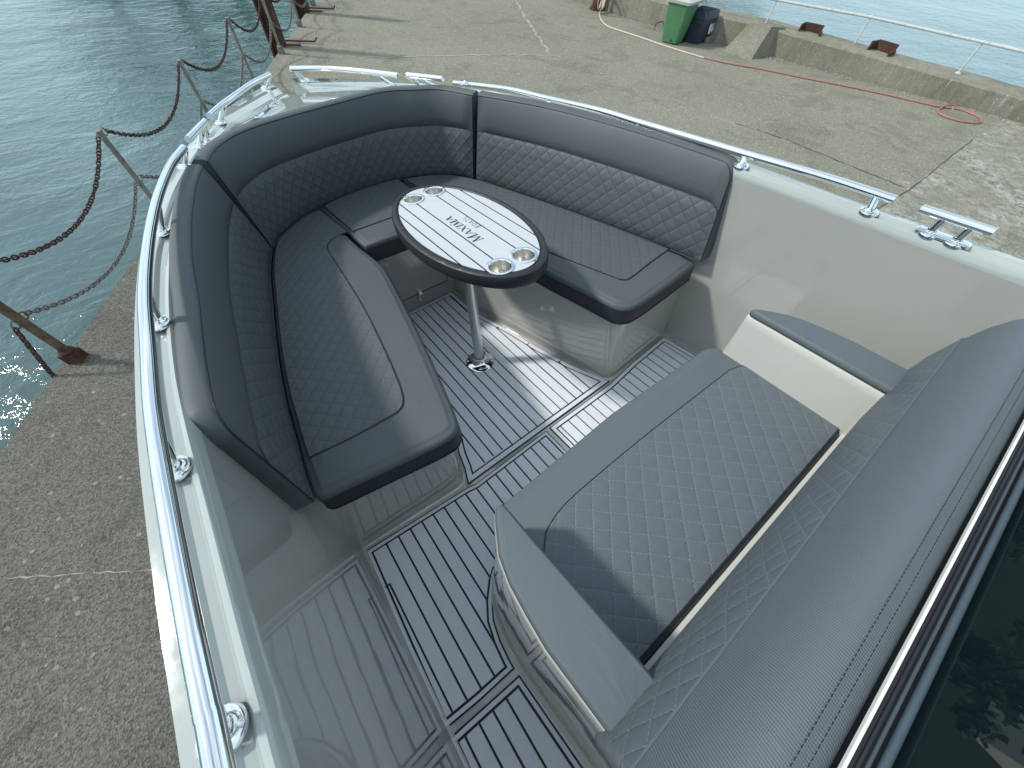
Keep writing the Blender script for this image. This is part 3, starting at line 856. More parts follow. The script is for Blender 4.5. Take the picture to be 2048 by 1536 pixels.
for s in (-1, 1):
    g = G(); g.lathe(Vector(BC) + Vector((math.cos(BR) * 0.2, math.sin(BR) * 0.2, 0.08)) + Vector((-math.sin(BR), math.cos(BR), 0)) * s * 0.2, [(0.001, -0.02), (0.08, -0.02), (0.085, 0), (0.08, 0.02), (0.001, 0.02)], 14, axis=Vector((-math.sin(BR), math.cos(BR), 0)))
    g.build('wheel', M_['rubber'], bn)
g = G(); g.lathe(Vector((9.93, 7.38, 0.07)), [(0.001, 0.004), (0.022, 0.004), (0.022, -0.004)], 10, axis=Vector((-1, -0.2, 0))); g.build('drain_hole', M_['piping'], bn)

TC = (10.86, 7.30, 0); TR = math.radians(8)
tb = thing('plastic_tub', 'navy plastic tub with worn white label beside the green bin', 'tub', TC, boat=False)
g = G()
prof = [(0.30, 0.22, 0.0), (0.315, 0.235, 0.20), (0.32, 0.24, 0.36), (0.335, 0.255, 0.365), (0.33, 0.25, 0.39), (0.33, 0.25, 0.45), (0.345, 0.265, 0.455), (0.34, 0.26, 0.475), (0.33, 0.25, 0.59), (0.30, 0.22, 0.59), (0.29, 0.21, 0.3)]
ax = (Vector((math.cos(TR), math.sin(TR), 0)), Vector((-math.sin(TR), math.cos(TR), 0)))
rows = []
for hx, hy, z in prof:
    sq = rounded([Vector((-hx, -hy, 0)), Vector((hx, -hy, 0)), Vector((hx, hy, 0)), Vector((-hx, hy, 0))], 0.04, 3)
    rows.append([Vector(TC) + ax[0] * q.x + ax[1] * q.y + v3(0, 0, z - (0.05 * (1 - abs(q.x) / 0.34) if z > 0.5 else 0)) for q in sq])
g.grid(rows, closed=True); g.poly(rows[0], True); g.build('tub_body', M_['navy'], tb)
g = G(); cl = Vector(TC) - ax[1] * 0.246 + ax[0] * 0.11 + v3(0, 0, 0.27)
g.box(cl, (0.11, 0.006, 0.20), axes=(ax[0], ax[1], Vector((0, 0.12, 1)).normalized()))
g.box(cl + ax[0] * 0.12 + v3(0, 0, 0.02), (0.085, 0.006, 0.19), axes=(ax[0], ax[1], Vector((0, 0.12, 1)).normalized()))
g.build('label_sticker', M_['label'], tb)
g = G()
for k in range(5):
    g.box(cl + ax[0] * 0.12 - ax[1] * 0.005 + v3(0, 0, 0.08 - 0.033 * k), (0.05 - 0.012 * (k % 2), 0.004, 0.012), axes=(ax[0], ax[1], Vector((0, 0.12, 1)).normalized()))
g.build('label_print', M_['navy'], tb)
g = G(); g.box(Vector(TC) - ax[1] * 0.29 + ax[0] * 0.18 + v3(0, 0, 0.055), (0.30, 0.07, 0.11), TR)
blk = g.build('concrete_block', M_['wallc'], base=tuple(Vector(TC) - ax[1] * 0.29 + ax[0] * 0.18)); blk.location = Vector(TC) - ax[1] * 0.29 + ax[0] * 0.18
meta(blk, 'small brown concrete block lying against the foot of the navy tub', 'block')

hp = thing('steel_hoop', 'small rusty steel hoop set in the quay just left of the green bin', 'hoop', (10.66, 8.50, 0), boat=False)
g = G(); g.tube([(10.64, 8.46, 0), (10.66, 8.47, 0.11), (10.70, 8.48, 0.13), (11.0, 8.52, 0.13)], 0.011, 6); g.build('hoop_bar', M_['rust'], hp)
g = G(); g.tube([(11.0, 8.52, 0.13), (11.04, 8.53, 0.11), (11.05, 8.53, 0)], 0.011, 6); g.build('hoop_leg', M_['rust'], hp)

hs = thing('garden_hose', 'long hose, cream then faded red, trailing over the quay to a loop', 'hose', (9.771, 6.303, 0), boat=False)
R1 = 0.0145
h1 = [Vector((10.62, 10.50, 0.42)), Vector((10.55, 10.40, 0.2))] + V('hose1')
P = crom([p + v3(0, 0, R1) for p in h1], 6); g = G(); g.tube(P, R1, 8); g.build('cream_length', M_['hose_c'], hs)
h2 = V('hose2'); P = crom([p + v3(0, 0, R1 + (0.03 if i >= 16 else 0)) for i, p in enumerate(h2)], 6); g = G(); g.tube(P, R1, 8); g.build('red_length', M_['hose_r'], hs)
g = G(); d = (h2[1] - h2[0]).normalized(); g.tube([h2[0] - d * 0.05 + v3(0, 0, R1), h2[0] + d * 0.05 + v3(0, 0, R1)], R1 * 1.5, 10); g.build('coupling', M_['alu'], hs)

bo = thing('mooring_post', 'dark iron mooring post in front of the wall carrying the hose coils', 'post', (10.72, 10.75, 0), boat=False)
g = G(); g.lathe((10.72, 10.75, 0), [(0.22, 0), (0.22, 0.03), (0.15, 0.06), (0.13, 0.55), (0.19, 0.62), (0.19, 0.70), (0.001, 0.72)], 18); g.build('post_body', M_['rust'], bo)
g = G(); g.lathe((10.72, 10.75, 0.03), [(0.15, 0.0), (0.15, 0.035), (0.185, 0.035), (0.185, 0.0)], 18); g.build('base_ring', M_['rust'], bo)
ch = thing('hose_coil', 'cream hose hung in loose coils on the dark mooring post', 'hose', (10.5, 10.5, 0.3), boat=False)
for k, (dx, rad, dz) in enumerate(((-0.04, 0.27, 0.36), (0.03, 0.25, 0.34), (0.0, 0.31, 0.40))):
    pts = [Vector((10.48 + dx + rad * 0.75 * math.cos(a), 10.42 - 0.05 * k + rad * 0.45 * math.cos(a), dz + rad * math.sin(a))) for a in [2 * PI * j / 28 for j in range(28)]]
    g = G(); g.tube(pts, 0.017, 8, closed=True); g.build('coil_turn', M_['hose_c'], ch)

# ---- far bank with trees and houses (seen mirrored in the water and the windscreen)
g = G(); rows = []
for r in range(8):
    rr = (92, 96, 104, 114, 126, 140, 160, 200)[r]; hh = (-1.9, 2.0, 7, 13, 19, 25, 29, 26)[r]
    rows.append([Vector((math.sin(math.radians(a)) * rr, math.cos(math.radians(a)) * rr, hh * (0.55 + 0.65 * noise.noise(Vector((a * 0.06, r * 0.3, 0))) ** 2 + 0.45 * math.sin(math.radians(max(0, min(180, (a - 2) * 3)))) if r else hh) )) for a in range(-2, 66, 2)])
g.grid(rows); struct('hill', g, M_['hill'])
def tree(x, y, z, h, seed, label, n=420):
    rnd = random.Random(seed)
    t = thing('broadleaf_tree', label, 'tree', (x, y, z), group='trees on the far bank', boat=False)
    g = G(); g.tube([(x, y, z), (x + 0.1, y, z + h * 0.3), (x - 0.1, y + 0.1, z + h * 0.7)], [h * 0.035, h * 0.025, h * 0.01], 7)
    for k in range(5):
        a = rnd.uniform(0, 6.28); g.tube([(x, y, z + h * (0.3 + 0.07 * k)), (x + math.cos(a) * h * 0.22, y + math.sin(a) * h * 0.22, z + h * (0.5 + 0.07 * k))], [h * 0.014, h * 0.005], 5)
    g.build('trunk', M_['bark'], t)
    g = G(); lob = [(rnd.gauss(0, 0.2) * h, rnd.gauss(0, 0.2) * h, h * rnd.uniform(0.42, 0.9), h * rnd.uniform(0.1, 0.2)) for _ in range(9)]
    for k in range(n):
        lx, ly, lz, lr = rnd.choice(lob)
        d = Vector((rnd.gauss(0, 1), rnd.gauss(0, 1), rnd.gauss(0, 1))).normalized() * lr * rnd.uniform(0.6, 1.1)
        c = Vector((x + lx, y + ly, z + lz)) + d; s = h * rnd.uniform(0.03, 0.07)
        u = Vector((rnd.gauss(0, 1), rnd.gauss(0, 1), rnd.gauss(0, 1))).normalized(); w_ = u.orthogonal().normalized()
        g.add([c + u * s, c + w_ * s, c - u * s, c - w_ * s], [[0, 1, 2, 3]])
    g.build('crown', M_['leaf'], t)
tn = [('tallest leafy tree on the far bank, over the dark patch of the water', 5, 70, 18), ('broad leafy tree on the far bank beside the tallest one', 10, 72, 17), ('rounded tree on the far bank, third from the left', 17, 74, 15), ('small bushy tree on the far bank, leftmost of the row', 0, 72, 12), ('big tree beside the far houses', 33, 82, 14), ('slim tree between the far houses', 45, 84, 11), ('bushy tree right of the far houses', 58, 86, 12)]
for i, (lb, a, d, h) in enumerate(tn):
    tree(math.sin(math.radians(a)) * d, math.cos(math.radians(a)) * d, -1.6, h, 30 + i, lb)
def house(a, d, z, w, dp, h, label):
    x, y = math.sin(math.radians(a)) * d, math.cos(math.radians(a)) * d
    t = thing('gabled_house', label, 'house', (x, y, z), group='houses on the far bank', boat=False)
    rz = -math.radians(a) + 0.3
    g = G(); g.box((x, y, z + h / 2), (w, dp, h), rz); g.build('wall', M_['render'], t)
    ax = (Vector((math.cos(rz), math.sin(rz), 0)), Vector((-math.sin(rz), math.cos(rz), 0)))
    c = Vector((x, y, z + h))
    q = [c + ax[0] * (w / 2 + 0.3) * sx + ax[1] * (dp / 2 + 0.3) * sy for sx, sy in ((-1, -1), (1, -1), (1, 1), (-1, 1))]
    r0, r1 = c + v3(0, 0, w * 0.42) - ax[1] * (dp / 2 + 0.3), c + v3(0, 0, w * 0.42) + ax[1] * (dp / 2 + 0.3)
    g = G(); g.add(q + [r0, r1], [[0, 3, 5, 4], [1, 2, 5, 4], [0, 1, 4], [3, 2, 5]]); g.build('roof', M_['slate'], t)
    for fx in (-0.25, 0.25):
        for fz in (0.3, 0.72):
            g = G(); g.box(Vector((x, y, z + h * fz)) + ax[0] * fx * w - ax[1] * (dp / 2 + 0.02), (1.0, 0.08, 1.3), axes=(ax[0], ax[1], Vector((0, 0, 1)))); g.build('window', M_['pane'], t)
house(29, 110, 9.0, 8, 9, 6, 'pale gabled house on the far bank, leftmost of the three')
house(37, 116, 13.0, 7, 8, 6, 'pale gabled house highest on the far bank')
house(47, 109, 8.5, 9, 8, 5.5, 'wide pale house on the far bank, rightmost of the three')

# ================================================================ the boat
boat = thing('motor_boat', 'grey open motor boat standing ashore on the concrete quay', 'boat', (0, 0, -0.45))
ZG = lambda y: 0.93 + 0.025 * (y - 0.5)
# key stations: outer edge / inner edge of the gunwale
PO = [(-1.0, -2.6), (-1.01, -1.2), (-1.018, 0.0), (-1.022, 0.32), (-1.0225, 0.50), (-1.019, 0.70), (-1.008, 0.90), (-0.991, 1.13), (-0.971, 1.32), (-0.9465, 1.494), (-0.894, 1.77), (-0.835, 1.976), (-0.7265, 2.2875), (-0.5434, 2.6848), (-0.455, 2.8136), (-0.293, 3.01), (-0.1103, 3.2046)]
PI_ = [(-0.905, -2.6), (-0.91, -1.2), (-0.915, 0.0), (-0.9196, 0.28), (-0.922, 0.50), (-0.925, 0.70), (-0.922, 0.88), (-0.905, 1.10), (-0.885, 1.27), (-0.86, 1.43), (-0.80, 1.68), (-0.745, 1.88), (-0.645, 2.14), (-0.49, 2.48), (-0.40, 2.56), (-0.26, 2.67), (-0.0988, 2.822)]
SO = [(1.03, -2.6), (1.02, -1.2), (1.005, 0.0), (1.005, 0.32), (1.008, 0.50), (1.008, 0.70), (1.0, 0.90), (0.985, 1.13), (0.965, 1.32), (0.94, 1.494), (0.885, 1.77), (0.825, 1.99), (0.70, 2.27), (0.5582, 2.4848), (0.453, 2.658), (0.26, 2.96), (0.0222, 3.2159)]
SI = [(0.93, -2.6), (0.93, -1.2), (0.93, 0.0), (0.93, 0.28), (0.93, 0.50), (0.93, 0.70), (0.925, 0.88), (0.905, 1.10), (0.885, 1.27), (0.86, 1.43), (0.80, 1.68), (0.745, 1.88), (0.64, 2.12), (0.53, 2.38), (0.4649, 2.486), (0.24, 2.67), (0.0192, 2.814)]
def zS(y): return min(0.885 + 0.04 * y, ZG(y)) if y > -3 else 0.88
def side(outer, inner, zf, sg, name):
    o = resample(crom([Vector((x, y, zf(y))) for x, y in outer], 5), 110)
    # inner curve sampled at the same spline parameters
    oo = crom([Vector((x, y, zf(y))) for x, y in outer], 6); ii = crom([Vector((x, y, zf(y))) for x, y in inner], 6)
    rows = []; hull = []; wall = []
    for a, b2 in zip(oo, ii):
        w_ = b2 - a
        L = w_.length; u = w_ / L
        def q(d, z): return a + u * (L * d) + v3(0, 0, z)
        rows.append([a + u * 0.004 + v3(0, 0, -0.075), a + v3(0, 0, -0.07), a + v3(0, 0, -0.02), q(0.02, -0.008), q(0.07, 0), q(0.46, 0.001), q(0.52, 0.0), q(0.60, -0.010), q(0.72, -0.012), q(0.80, -0.004), q(0.90, -0.002), q(0.97, -0.010), q(1.0, -0.03)])
        y = a.y; fl = max(0.0, (y - 0.8) / 2.4)
        cx = a.x
        hull.append([a + u * 0.004 + v3(0, 0, -0.075), Vector((cx * 0.985, y - 0.02 * fl, 0.55)), Vector((cx * 0.975, y - 0.10 * fl, 0.10)), Vector((cx * (0.955 - 0.1 * fl), y - 0.2 * fl, -0.03)), Vector((cx * (0.84 - 0.1 * fl), y - 0.25 * fl, -0.16)), Vector((cx * 0.35, y - 0.4 * fl, -0.35)), Vector((0.0, y - 0.5 * fl, -0.42))])
    G().grid(rows).build(name, M_['gunwale'], boat)
    G().grid(hull).build('hull_side', M_['gunwale'], boat)
    HULL.append(hull)
    return rows
HULL = []
rp = side(PO, PI_, ZG, -1, 'gunwale')
rs = side(SO, SI, zS, 1, 'gunwale')
# inner side walls (moulded liner): gunwale lip down to the floor
for rows, sg in ((rp, -1), (rs, 1)):
    g = G(); W_ = []
    for r in rows:
        t = r[-1]; y = t.y
        xf = sg * (0.938 if sg < 0 else 0.948)
        if y > 0.9: xf = t.x
        W_.append([t, Vector((t.x * 0.97 + xf * 0.03, y, t.z - 0.03)), Vector((t.x * 0.75 + xf * 0.25, y, 0.62)), Vector((xf - sg * 0.0003, y, 0.075)), Vector((xf, y, 0.045)), Vector((xf, y, 0.03)), Vector((xf - sg * 0.008, y, 0.008)), Vector((xf - sg * 0.03, y, 0.001))])
    g.grid(W_); g.build('side_liner', M_['liner'], boat)
g = G(); g.poly([(-0.93, -2.6, 0), (0.94, -2.6, 0), (0.94, 0.9, 0), (0.5, 2.3, 0), (-0.5, 2.3, 0), (-0.93, 0.9, 0)])
g.build('cockpit_floor', M_['liner'], boat)
g = G()
tr = [rp[0][1], Vector((-0.98, -2.6, 0.55)), Vector((-0.97, -2.6, 0.10)), Vector((-0.94, -2.6, -0.03)), Vector((-0.84, -2.6, -0.16)), Vector((-0.35, -2.6, -0.35)), Vector((0, -2.6, -0.42)), Vector((0.35, -2.6, -0.35)), Vector((0.84, -2.6, -0.16)), Vector((0.94, -2.6, -0.03)), Vector((0.97, -2.6, 0.10)), Vector((0.98, -2.6, 0.55)), rs[0][1]]
g.poly(tr); g.build('transom', M_['gunwale'], boat)
# foredeck between the backrests and the bow, notch at the stem
g = G()
ring = [Vector((x, y, ZG(y) - 0.012)) for x, y in PI_[12:]]
ring2 = [Vector((x, y, ZG(y) - 0.012)) for x, y in SI[12:]]
bk = [Vector((x, y, ZG(y) - 0.012)) for x, y in ((0.62, 2.05), (0.5, 2.17), (0.38, 2.26), (0.2, 2.32), (0.0, 2.33), (-0.2, 2.31), (-0.4, 2.26), (-0.55, 2.15), (-0.64, 2.05))]
g.poly(ring + ring2[::-1] + bk); g.build('foredeck', M_['gunwale'], boat)
g = G()
g.add([ring[-1], ring2[-1], ring2[-1] + v3(0, 0.01, -0.3), ring[-1] + v3(0, 0.01, -0.3)], [[0, 1, 2, 3]])
for rr_ in (rp, rs):
    e = rr_[-1]
    top_e = e[2:]
    g.grid([top_e, [p + v3(0, 0, -0.22) for p in top_e]])
g.build('stem_notch', M_['gunwale'], boat)
g = G()
hp_, hs_ = HULL[0][-1][1:], HULL[1][-1][1:]
g.grid([hp_, hs_]); g.build('stem_plate', M_['gunwale'], boat)
# hatch lid
hl = [Vector((-0.375, 2.45, 0)), Vector((-0.16, 2.78, 0)), Vector((0.0, 2.79, 0)), Vector((0.30, 2.57, 0)), Vector((0.40, 2.42, 0)), Vector((0.3, 2.345, 0)), Vector((0.0, 2.36, 0)), Vector((-0.3, 2.34, 0))]
hl = rounded(hl, 0.02, 3)
g = G(); z0 = [p + v3(0, 0, ZG(p.y) - 0.012) for p in ccw(hl)]; zi = offset(z0, 0.004)
g.grid([z0, [p + v3(0, 0, 0.010) for p in z0], [p + v3(0, 0, 0.013) for p in zi]], closed=True); g.poly([p + v3(0, 0, 0.013) for p in zi])
lid = g.build('anchor_hatch', M_['gunwale'], boat)
dh = (Vector((-0.16, 2.78, 0)) - Vector((-0.375, 2.45, 0))).normalized()
for t in (0.10, 0.27):
    c = Vector((-0.375, 2.45, 0)) + dh * t; c.z = ZG(c.y) + 0.004
    nn = Vector((-dh.y, dh.x, 0))
    g = G(); g.box(c + nn * 0.018, (0.04, 0.028, 0.006), axes=(dh, nn, Vector((0, 0, 1)))); g.box(c - nn * 0.018, (0.04, 0.028, 0.006), axes=(dh, nn, Vector((0, 0, 1))))
    g.tube([c - dh * 0.028 + v3(0, 0, 0.003), c + dh * 0.028 + v3(0, 0, 0.003)], 0.006, 8)
    for s in (-1, 1):
        for e in (-1, 1): g.lathe(c + nn * 0.022 * s + dh * 0.012 * e + v3(0, 0, 0.003), [(0.005, 0), (0.004, 0.002), (0.001, 0.002)], 8)
    g.build('hinge', M_['chrome'], lid)

# rails
def rail(path, bases, r=0.0128, name='hand_rail', plate=None):
    P = crom(path, 8); g = G(); g.tube(P, r, 16)
    ro = g.build(name, M_['chrome'], boat)
    for i, bpt in enumerate(bases):
        b2 = Vector(bpt)
        # nearest rail point, stanchion leans towards it
        q = min(P, key=lambda p: (Vector((p.x - b2.x, p.y - b2.y)).length))
        tp = q + v3(0, 0, -r * 0.3)
        g = G(); g.tube([b2 + v3(0, 0, 0.002), b2.lerp(tp, 0.5), tp], 0.0115, 16)
        g.lathe(b2, [(0.0275, -0.004), (0.0275, 0.002), (0.0262, 0.0042), (0.0210, 0.0052), (0.0175, 0.0075), (0.0165, 0.0105), (0.0118, 0.0125)], 24)
        g.build('stanchion', M_['chrome'], ro)
    if plate:
        g = G(); a, b2 = Vector(bases[0]), Vector(bases[-1]); d = (b2 - a).normalized(); n2 = Vector((-d.y, d.x, 0))
        pp = [a - d * 0.035 + n2 * 0.02, a - d * 0.035 - n2 * 0.02, b2 + d * 0.035 - n2 * 0.02, b2 + d * 0.035 + n2 * 0.02]
        pp = rounded(pp, 0.012, 4); q = ccw(pp); g.grid([q, [p + v3(0, 0, 0.006) for p in q], [p + v3(0, 0, 0.008) for p in offset(q, 0.003)]], closed=True); g.poly([p + v3(0, 0, 0.008) for p in offset(q, 0.003)])
        g.build('base_plate', M_['chrome'], ro)
    return ro
pr = V('rail_port') + [Vector((-0.932, -0.3, 0.985)), Vector((-0.93, -0.8, 0.97))]
bp_ = [Vector((p[0], p[1], ZG(p[1]) + 0.0015)) for p in D['base_port']] + [Vector((-0.962, -0.35, ZG(-0.35) - 0.005))]
rail(pr, bp_)
rail(V('rail_port2'), [Vector((p[0], p[1], ZG(p[1]))) for p in D['base_port2']])
rail(V('rail_portc'), [Vector((p[0], p[1], ZG(p[1]))) for p in D['base_portc']], name='mooring_cleat', plate=True)
def seat_z(pts): return [Vector((p[0], p[1], zS(p[1]) + 0.0015)) for p in pts]
rail(V('rail_stb'), seat_z(D['base_stb']))
rail(V('rail_stb2'), [Vector((p[0], p[1], ZG(p[1]))) for p in D['base_stb2']])
rail(V('rail_stbc'), [Vector((p[0], p[1], ZG(p[1]))) for p in D['base_stbc']], name='mooring_cleat', plate=True)
rail(V('rail_stb_cl'), seat_z(D['base_stb_cl']), name='mooring_cleat', plate=True)

# ---- U-shaped seat base
half = [(0.242, 1.897), (0.242, 1.62), (0.318, 1.298), (0.358, 1.07), (0.405, 0.88), (0.448, 0.72)]
def base_u():
    st = [Vector((x, y, 0)) for x, y in half]
    st += [Vector((0.462, 0.697, 0)), Vector((0.492, 0.687, 0)), Vector((0.56, 0.690, 0)), Vector((0.75, 0.702, 0)), Vector((0.945, 0.712, 0))]
    return st
st = base_u(); pt = [Vector((-p.x, p.y, 0)) for p in st]
inner = st[::-1][:-1] + round_corner(st[1], st[0], Vector((0, 1.897, 0)), 0.03, 3) + round_corner(Vector((0, 1.897, 0)), pt[0], pt[1], 0.03, 3) + pt[1:]
inner = [p for p in inner]
g = G()
rows = []
for z, dd in ((0.0, 0.012), (0.004, 0.004), (0.015, 0.0), (0.03, -0.0002), (0.05, -0.0005), (0.2, -0.003), (0.41, -0.006), (0.43, -0.0065), (0.448, -0.014)):
    row = []
    for i, p in enumerate(inner):
        t = (inner[min(i + 1, len(inner) - 1)] - inner[max(i - 1, 0)]).normalized(); nn = Vector((t.y, -t.x, 0))
        row.append(p + nn * dd * -1 + v3(0, 0, z))
    rows.append(row)
g.grid(rows)
topo = rows[-1]
g.poly(topo + [Vector((-0.93, 1.0, 0.448)), Vector((-0.7, 2.0, 0.448)), Vector((-0.4, 2.25, 0.448)), Vector((0.4, 2.25, 0.448)), Vector((0.7, 2.0, 0.448)), Vector((0.93, 1.0, 0.448))])
sb = g.build('seat_base', M_['liner'], boat)
# locker door in the forward face with latch and screws
g = G()
yf = 1.890
g.box((0.0, yf, 0.27), (0.40, 0.008, 0.33)); ld = g.build('locker_door', M_['liner'], boat)
g = G()
for a, b2 in (((-0.2, 0.105), (0.2, 0.105)), ((-0.2, 0.435), (0.2, 0.435)), ((-0.2, 0.105), (-0.2, 0.435)), ((0.2, 0.105), (0.2, 0.435))):
    g.tube([(a[0], yf - 0.004, a[1]), (b2[0], yf - 0.004, b2[1])], 0.0022, 6)
g.build('door_seal', M_['groove'], ld)
g = G(); g.box((-0.005, yf - 0.012, 0.118), (0.022, 0.014, 0.03)); g.box((-0.005, yf - 0.010, 0.075), (0.026, 0.010, 0.036)); g.tube([(-0.022, yf - 0.018, 0.105), (0.012, yf - 0.018, 0.105)], 0.006, 8); g.box((-0.005, yf - 0.016, 0.09), (0.012, 0.01, 0.05))
g.build('latch', M_['chrome'], ld)
g = G()
for x, z in ((-0.165, 0.42), (-0.14, 0.425), (-0.165, 0.40), (-0.14, 0.403)):
    g.lathe((x, yf - 0.004, z), [(0.006, 0), (0.005, 0.003), (0.001, 0.003)], 8, axis=Vector((0, -1, 0)))
g.build('screw_cap', M_['white'], ld)

# ---- foam deck panels
def clip(poly, nx, ny, c):
    """keep nx*x+ny*y <= c"""
    out = []
    for i in range(len(poly)):
        a, b2 = poly[i - 1], poly[i]
        da, db = nx * a[0] + ny * a[1] - c, nx * b2[0] + ny * b2[1] - c
        if (da <= 0) != (db <= 0):
            t = da / (da - db); out.append(Vector((a[0] + (b2[0] - a[0]) * t, a[1] + (b2[1] - a[1]) * t, 0)))
        if db <= 0: out.append(Vector((b2[0], b2[1], 0)))
    return out
def deck_panel(outer, inner_d, lines, label=None, notch=()):
    """black caulk sheet, a frame strip and the planks between caulk lines"""
    o = dedupe(ccw([Vector((x, y, 0)) for x, y in outer]), 0.003)
    po = G(); po.prism(o, 0.001, 0.0045)
    p = po.build('deck_panel', M_['groove'], boat)
    if label: p['label'] = label
    a = offset(o, 0.005); b2 = offset(o, inner_d - 0.004)
    g = G(); n = len(a)
    for z in (0.0085,):
        g.grid([[q + v3(0, 0, 0.0046) for q in a], [q + v3(0, 0, z) for q in offset(a, 0.0006)], [q + v3(0, 0, z) for q in offset(b2, -0.0006)], [q + v3(0, 0, 0.0046) for q in b2]], closed=True)
    g.build('panel_border', M_['eva'], p)
    i_ = offset(o, inner_d + 0.003)
    xs = [-9] + list(lines) + [9]
    pl = G()
    for k in range(len(xs) - 1):
        q = clip(clip(i_, 1, 0, xs[k + 1] - 0.0032), -1, 0, -(xs[k] + 0.0032))
        if len(q) < 3 or abs(area(q)) < 1e-4: continue
        q = dedupe(ccw(q), 0.002)
        if len(q) < 3: continue
        q2 = offset(q, 0.0006)
        pl.grid([[v + v3(0, 0, 0.0046) for v in q], [v + v3(0, 0, 0.0085) for v in q2]], closed=True)
        pl.poly([v + v3(0, 0, 0.0085) for v in q2])
    pl.build('planking', M_['eva'], p)
    if notch:
        # caulk lines that start at a small step off the border: (x, y start, y end, x of the border)
        g = G()
        for x, y0, y1, xb in notch:
            g = G()
            g.box((x, (y0 + y1) / 2, 0.0080), (0.0064, abs(y1 - y0) + 0.0064, 0.0022))
            g.box(((x + xb) / 2, y0 - 0.0004, 0.0079), (abs(xb - x) + 0.004, 0.0060, 0.0022))
            g.build('caulk_line', M_['groove'], p)
    return p
fr = [(0.216, 1.886), (0.216, 1.625), (0.289, 1.315), (0.325, 1.10), (0.372, 0.90), (0.452, 0.674), (-0.452, 0.664), (-0.425, 0.735), (-0.405, 0.815), (-0.372, 0.90), (-0.325, 1.10), (-0.289, 1.315), (-0.216, 1.625), (-0.216, 1.886)]
deck_panel(fr, 0.030, [(-0.181 + 0.0517 * k) for k in range(0, 8)], None, [(s * x, y, 0.706, s * xb) for s in (-1, 1) for x, y, xb in ((0.234, 1.395, 0.250), (0.285, 1.165, 0.301), (0.336, 0.945, 0.351))])
ap = [(-0.923, 0.688), (-0.728, 0.674), (-0.47, 0.655), (-0.422, 0.646), (-0.008, 0.656), (-0.008, 0.30), (-0.50, 0.30), (-0.555, 0.305), (-0.58, 0.287), (-0.622, 0.242), (-0.655, 0.19), (-0.671, 0.13), (-0.678, 0.07), (-0.679, 0.040), (-0.815, 0.044), (-0.943, 0.054), (-0.936, 0.30), (-0.930, 0.48)]
deck_panel(ap, 0.021, [(-0.8455 + 0.0515 * k) for k in range(0, 17)], None, [(-0.8965, 0.52, 0.078, -0.912)])
asb = [(0.014, 0.658), (0.143, 0.658), (0.43, 0.660), (0.641, 0.686), (0.931, 0.704), (0.945, 0.50), (0.948, 0.054), (0.679, 0.04), (0.675, 0.13), (0.655, 0.19), (0.585, 0.29), (0.585, 0.32), (0.014, 0.32)]
deck_panel(asb, 0.026, [(0.0615 + 0.0515 * k) for k in range(0, 18)])
deck_panel([(-0.940, 0.032), (-0.677, 0.019), (-0.66, -0.26), (-0.62, -1.6), (-0.95, -1.6), (-0.948, -0.3)], 0.022, [(-0.895 + 0.05 * k) for k in range(0, 4)])
deck_panel([(0.945, 0.032), (0.69, 0.019), (0.66, -0.26), (0.62, -1.6), (0.95, -1.6), (0.948, -0.3)], 0.022, [(0.895 - 0.05 * k) for k in range(0, 6)])

# ---- console pod, coamings (boat parts)
armS = V('arm_stb'); armP = V('arm_port')
topP = [(-0.4761, -0.119), (-0.4761, -0.32), (-0.5962, -0.32), (-0.5962, -0.1297), (-0.5996, -0.0651), (-0.6034, 0.0069), (-0.5992, 0.0681), (-0.5925, 0.1305), (-0.5779, 0.1873), (-0.558, 0.222), (-0.5417, 0.25), (-0.532, 0.263), (-0.5237, 0.272), (-0.515, 0.2765), (-0.5067, 0.275), (-0.4994, 0.2677), (-0.4965, 0.24), (-0.4949, 0.1884), (-0.4878, 0.0715)]
botP = [(-0.50, -0.15), (-0.50, -0.36), (-0.625, -0.36), (-0.640, -0.15), (-0.648, -0.05), (-0.655, 0.03), (-0.652, 0.09), (-0.646, 0.145), (-0.634, 0.20), (-0.616, 0.245), (-0.595, 0.28), (-0.58, 0.298), (-0.565, 0.31), (-0.55, 0.318), (-0.54, 0.318), (-0.53, 0.31), (-0.525, 0.28), (-0.52, 0.2), (-0.51, 0.07)]
for sg in (-1, 1):
    g = G(); rows = []
    for z, t, dd in ((0.0, 0.0, -0.02), (0.006, 0.0, -0.006), (0.02, 0.03, 0.0), (0.035, 0.055, 0.0), (0.06, 0.10, 0.0), (0.25, 0.42, 0.0), (0.48, 0.78, 0.0), (0.64, 0.945, 0.0), (0.66, 0.975, 0.0), (0.678, 1.0, 0.0), (0.685, 1.0, 0.003), (0.688, 1.0, 0.010)):
        pts = [Vector((tx * t + bx_ * (1 - t), ty * t + by_ * (1 - t), 0)) for (tx, ty), (bx_, by_) in zip(topP, botP)]
        pts = ccw(pts)
        pts = [p + v3(0, 0, z) for p in offset(pts, dd)]
        rows.append([Vector((p.x * (-sg), p.y, p.z)) for p in pts])
    g.grid(rows, closed=True); g.poly(rows[-1])
    g.build('seat_coaming', M_['cream'], boat)
g = G(); g.prism([(-0.52, -0.30), (0.52, -0.30), (0.52, 0.285), (-0.52, 0.285)], 0.0, 0.408); g.build('console_seat_base', M_['cream'], boat)
g = G(); g.prism([(-0.49, -0.30), (0.49, -0.30), (0.49, -0.1415), (-0.49, -0.1415)], 0.40, 0.4975); g.build('seat_ledge', M_['cream'], boat)
g = G(); g.prism([(-0.60, -1.30), (0.60, -1.30), (0.60, -0.2575), (-0.60, -0.2575)], 0.0, 0.917); g.build('helm_console', M_['cream'], boat)

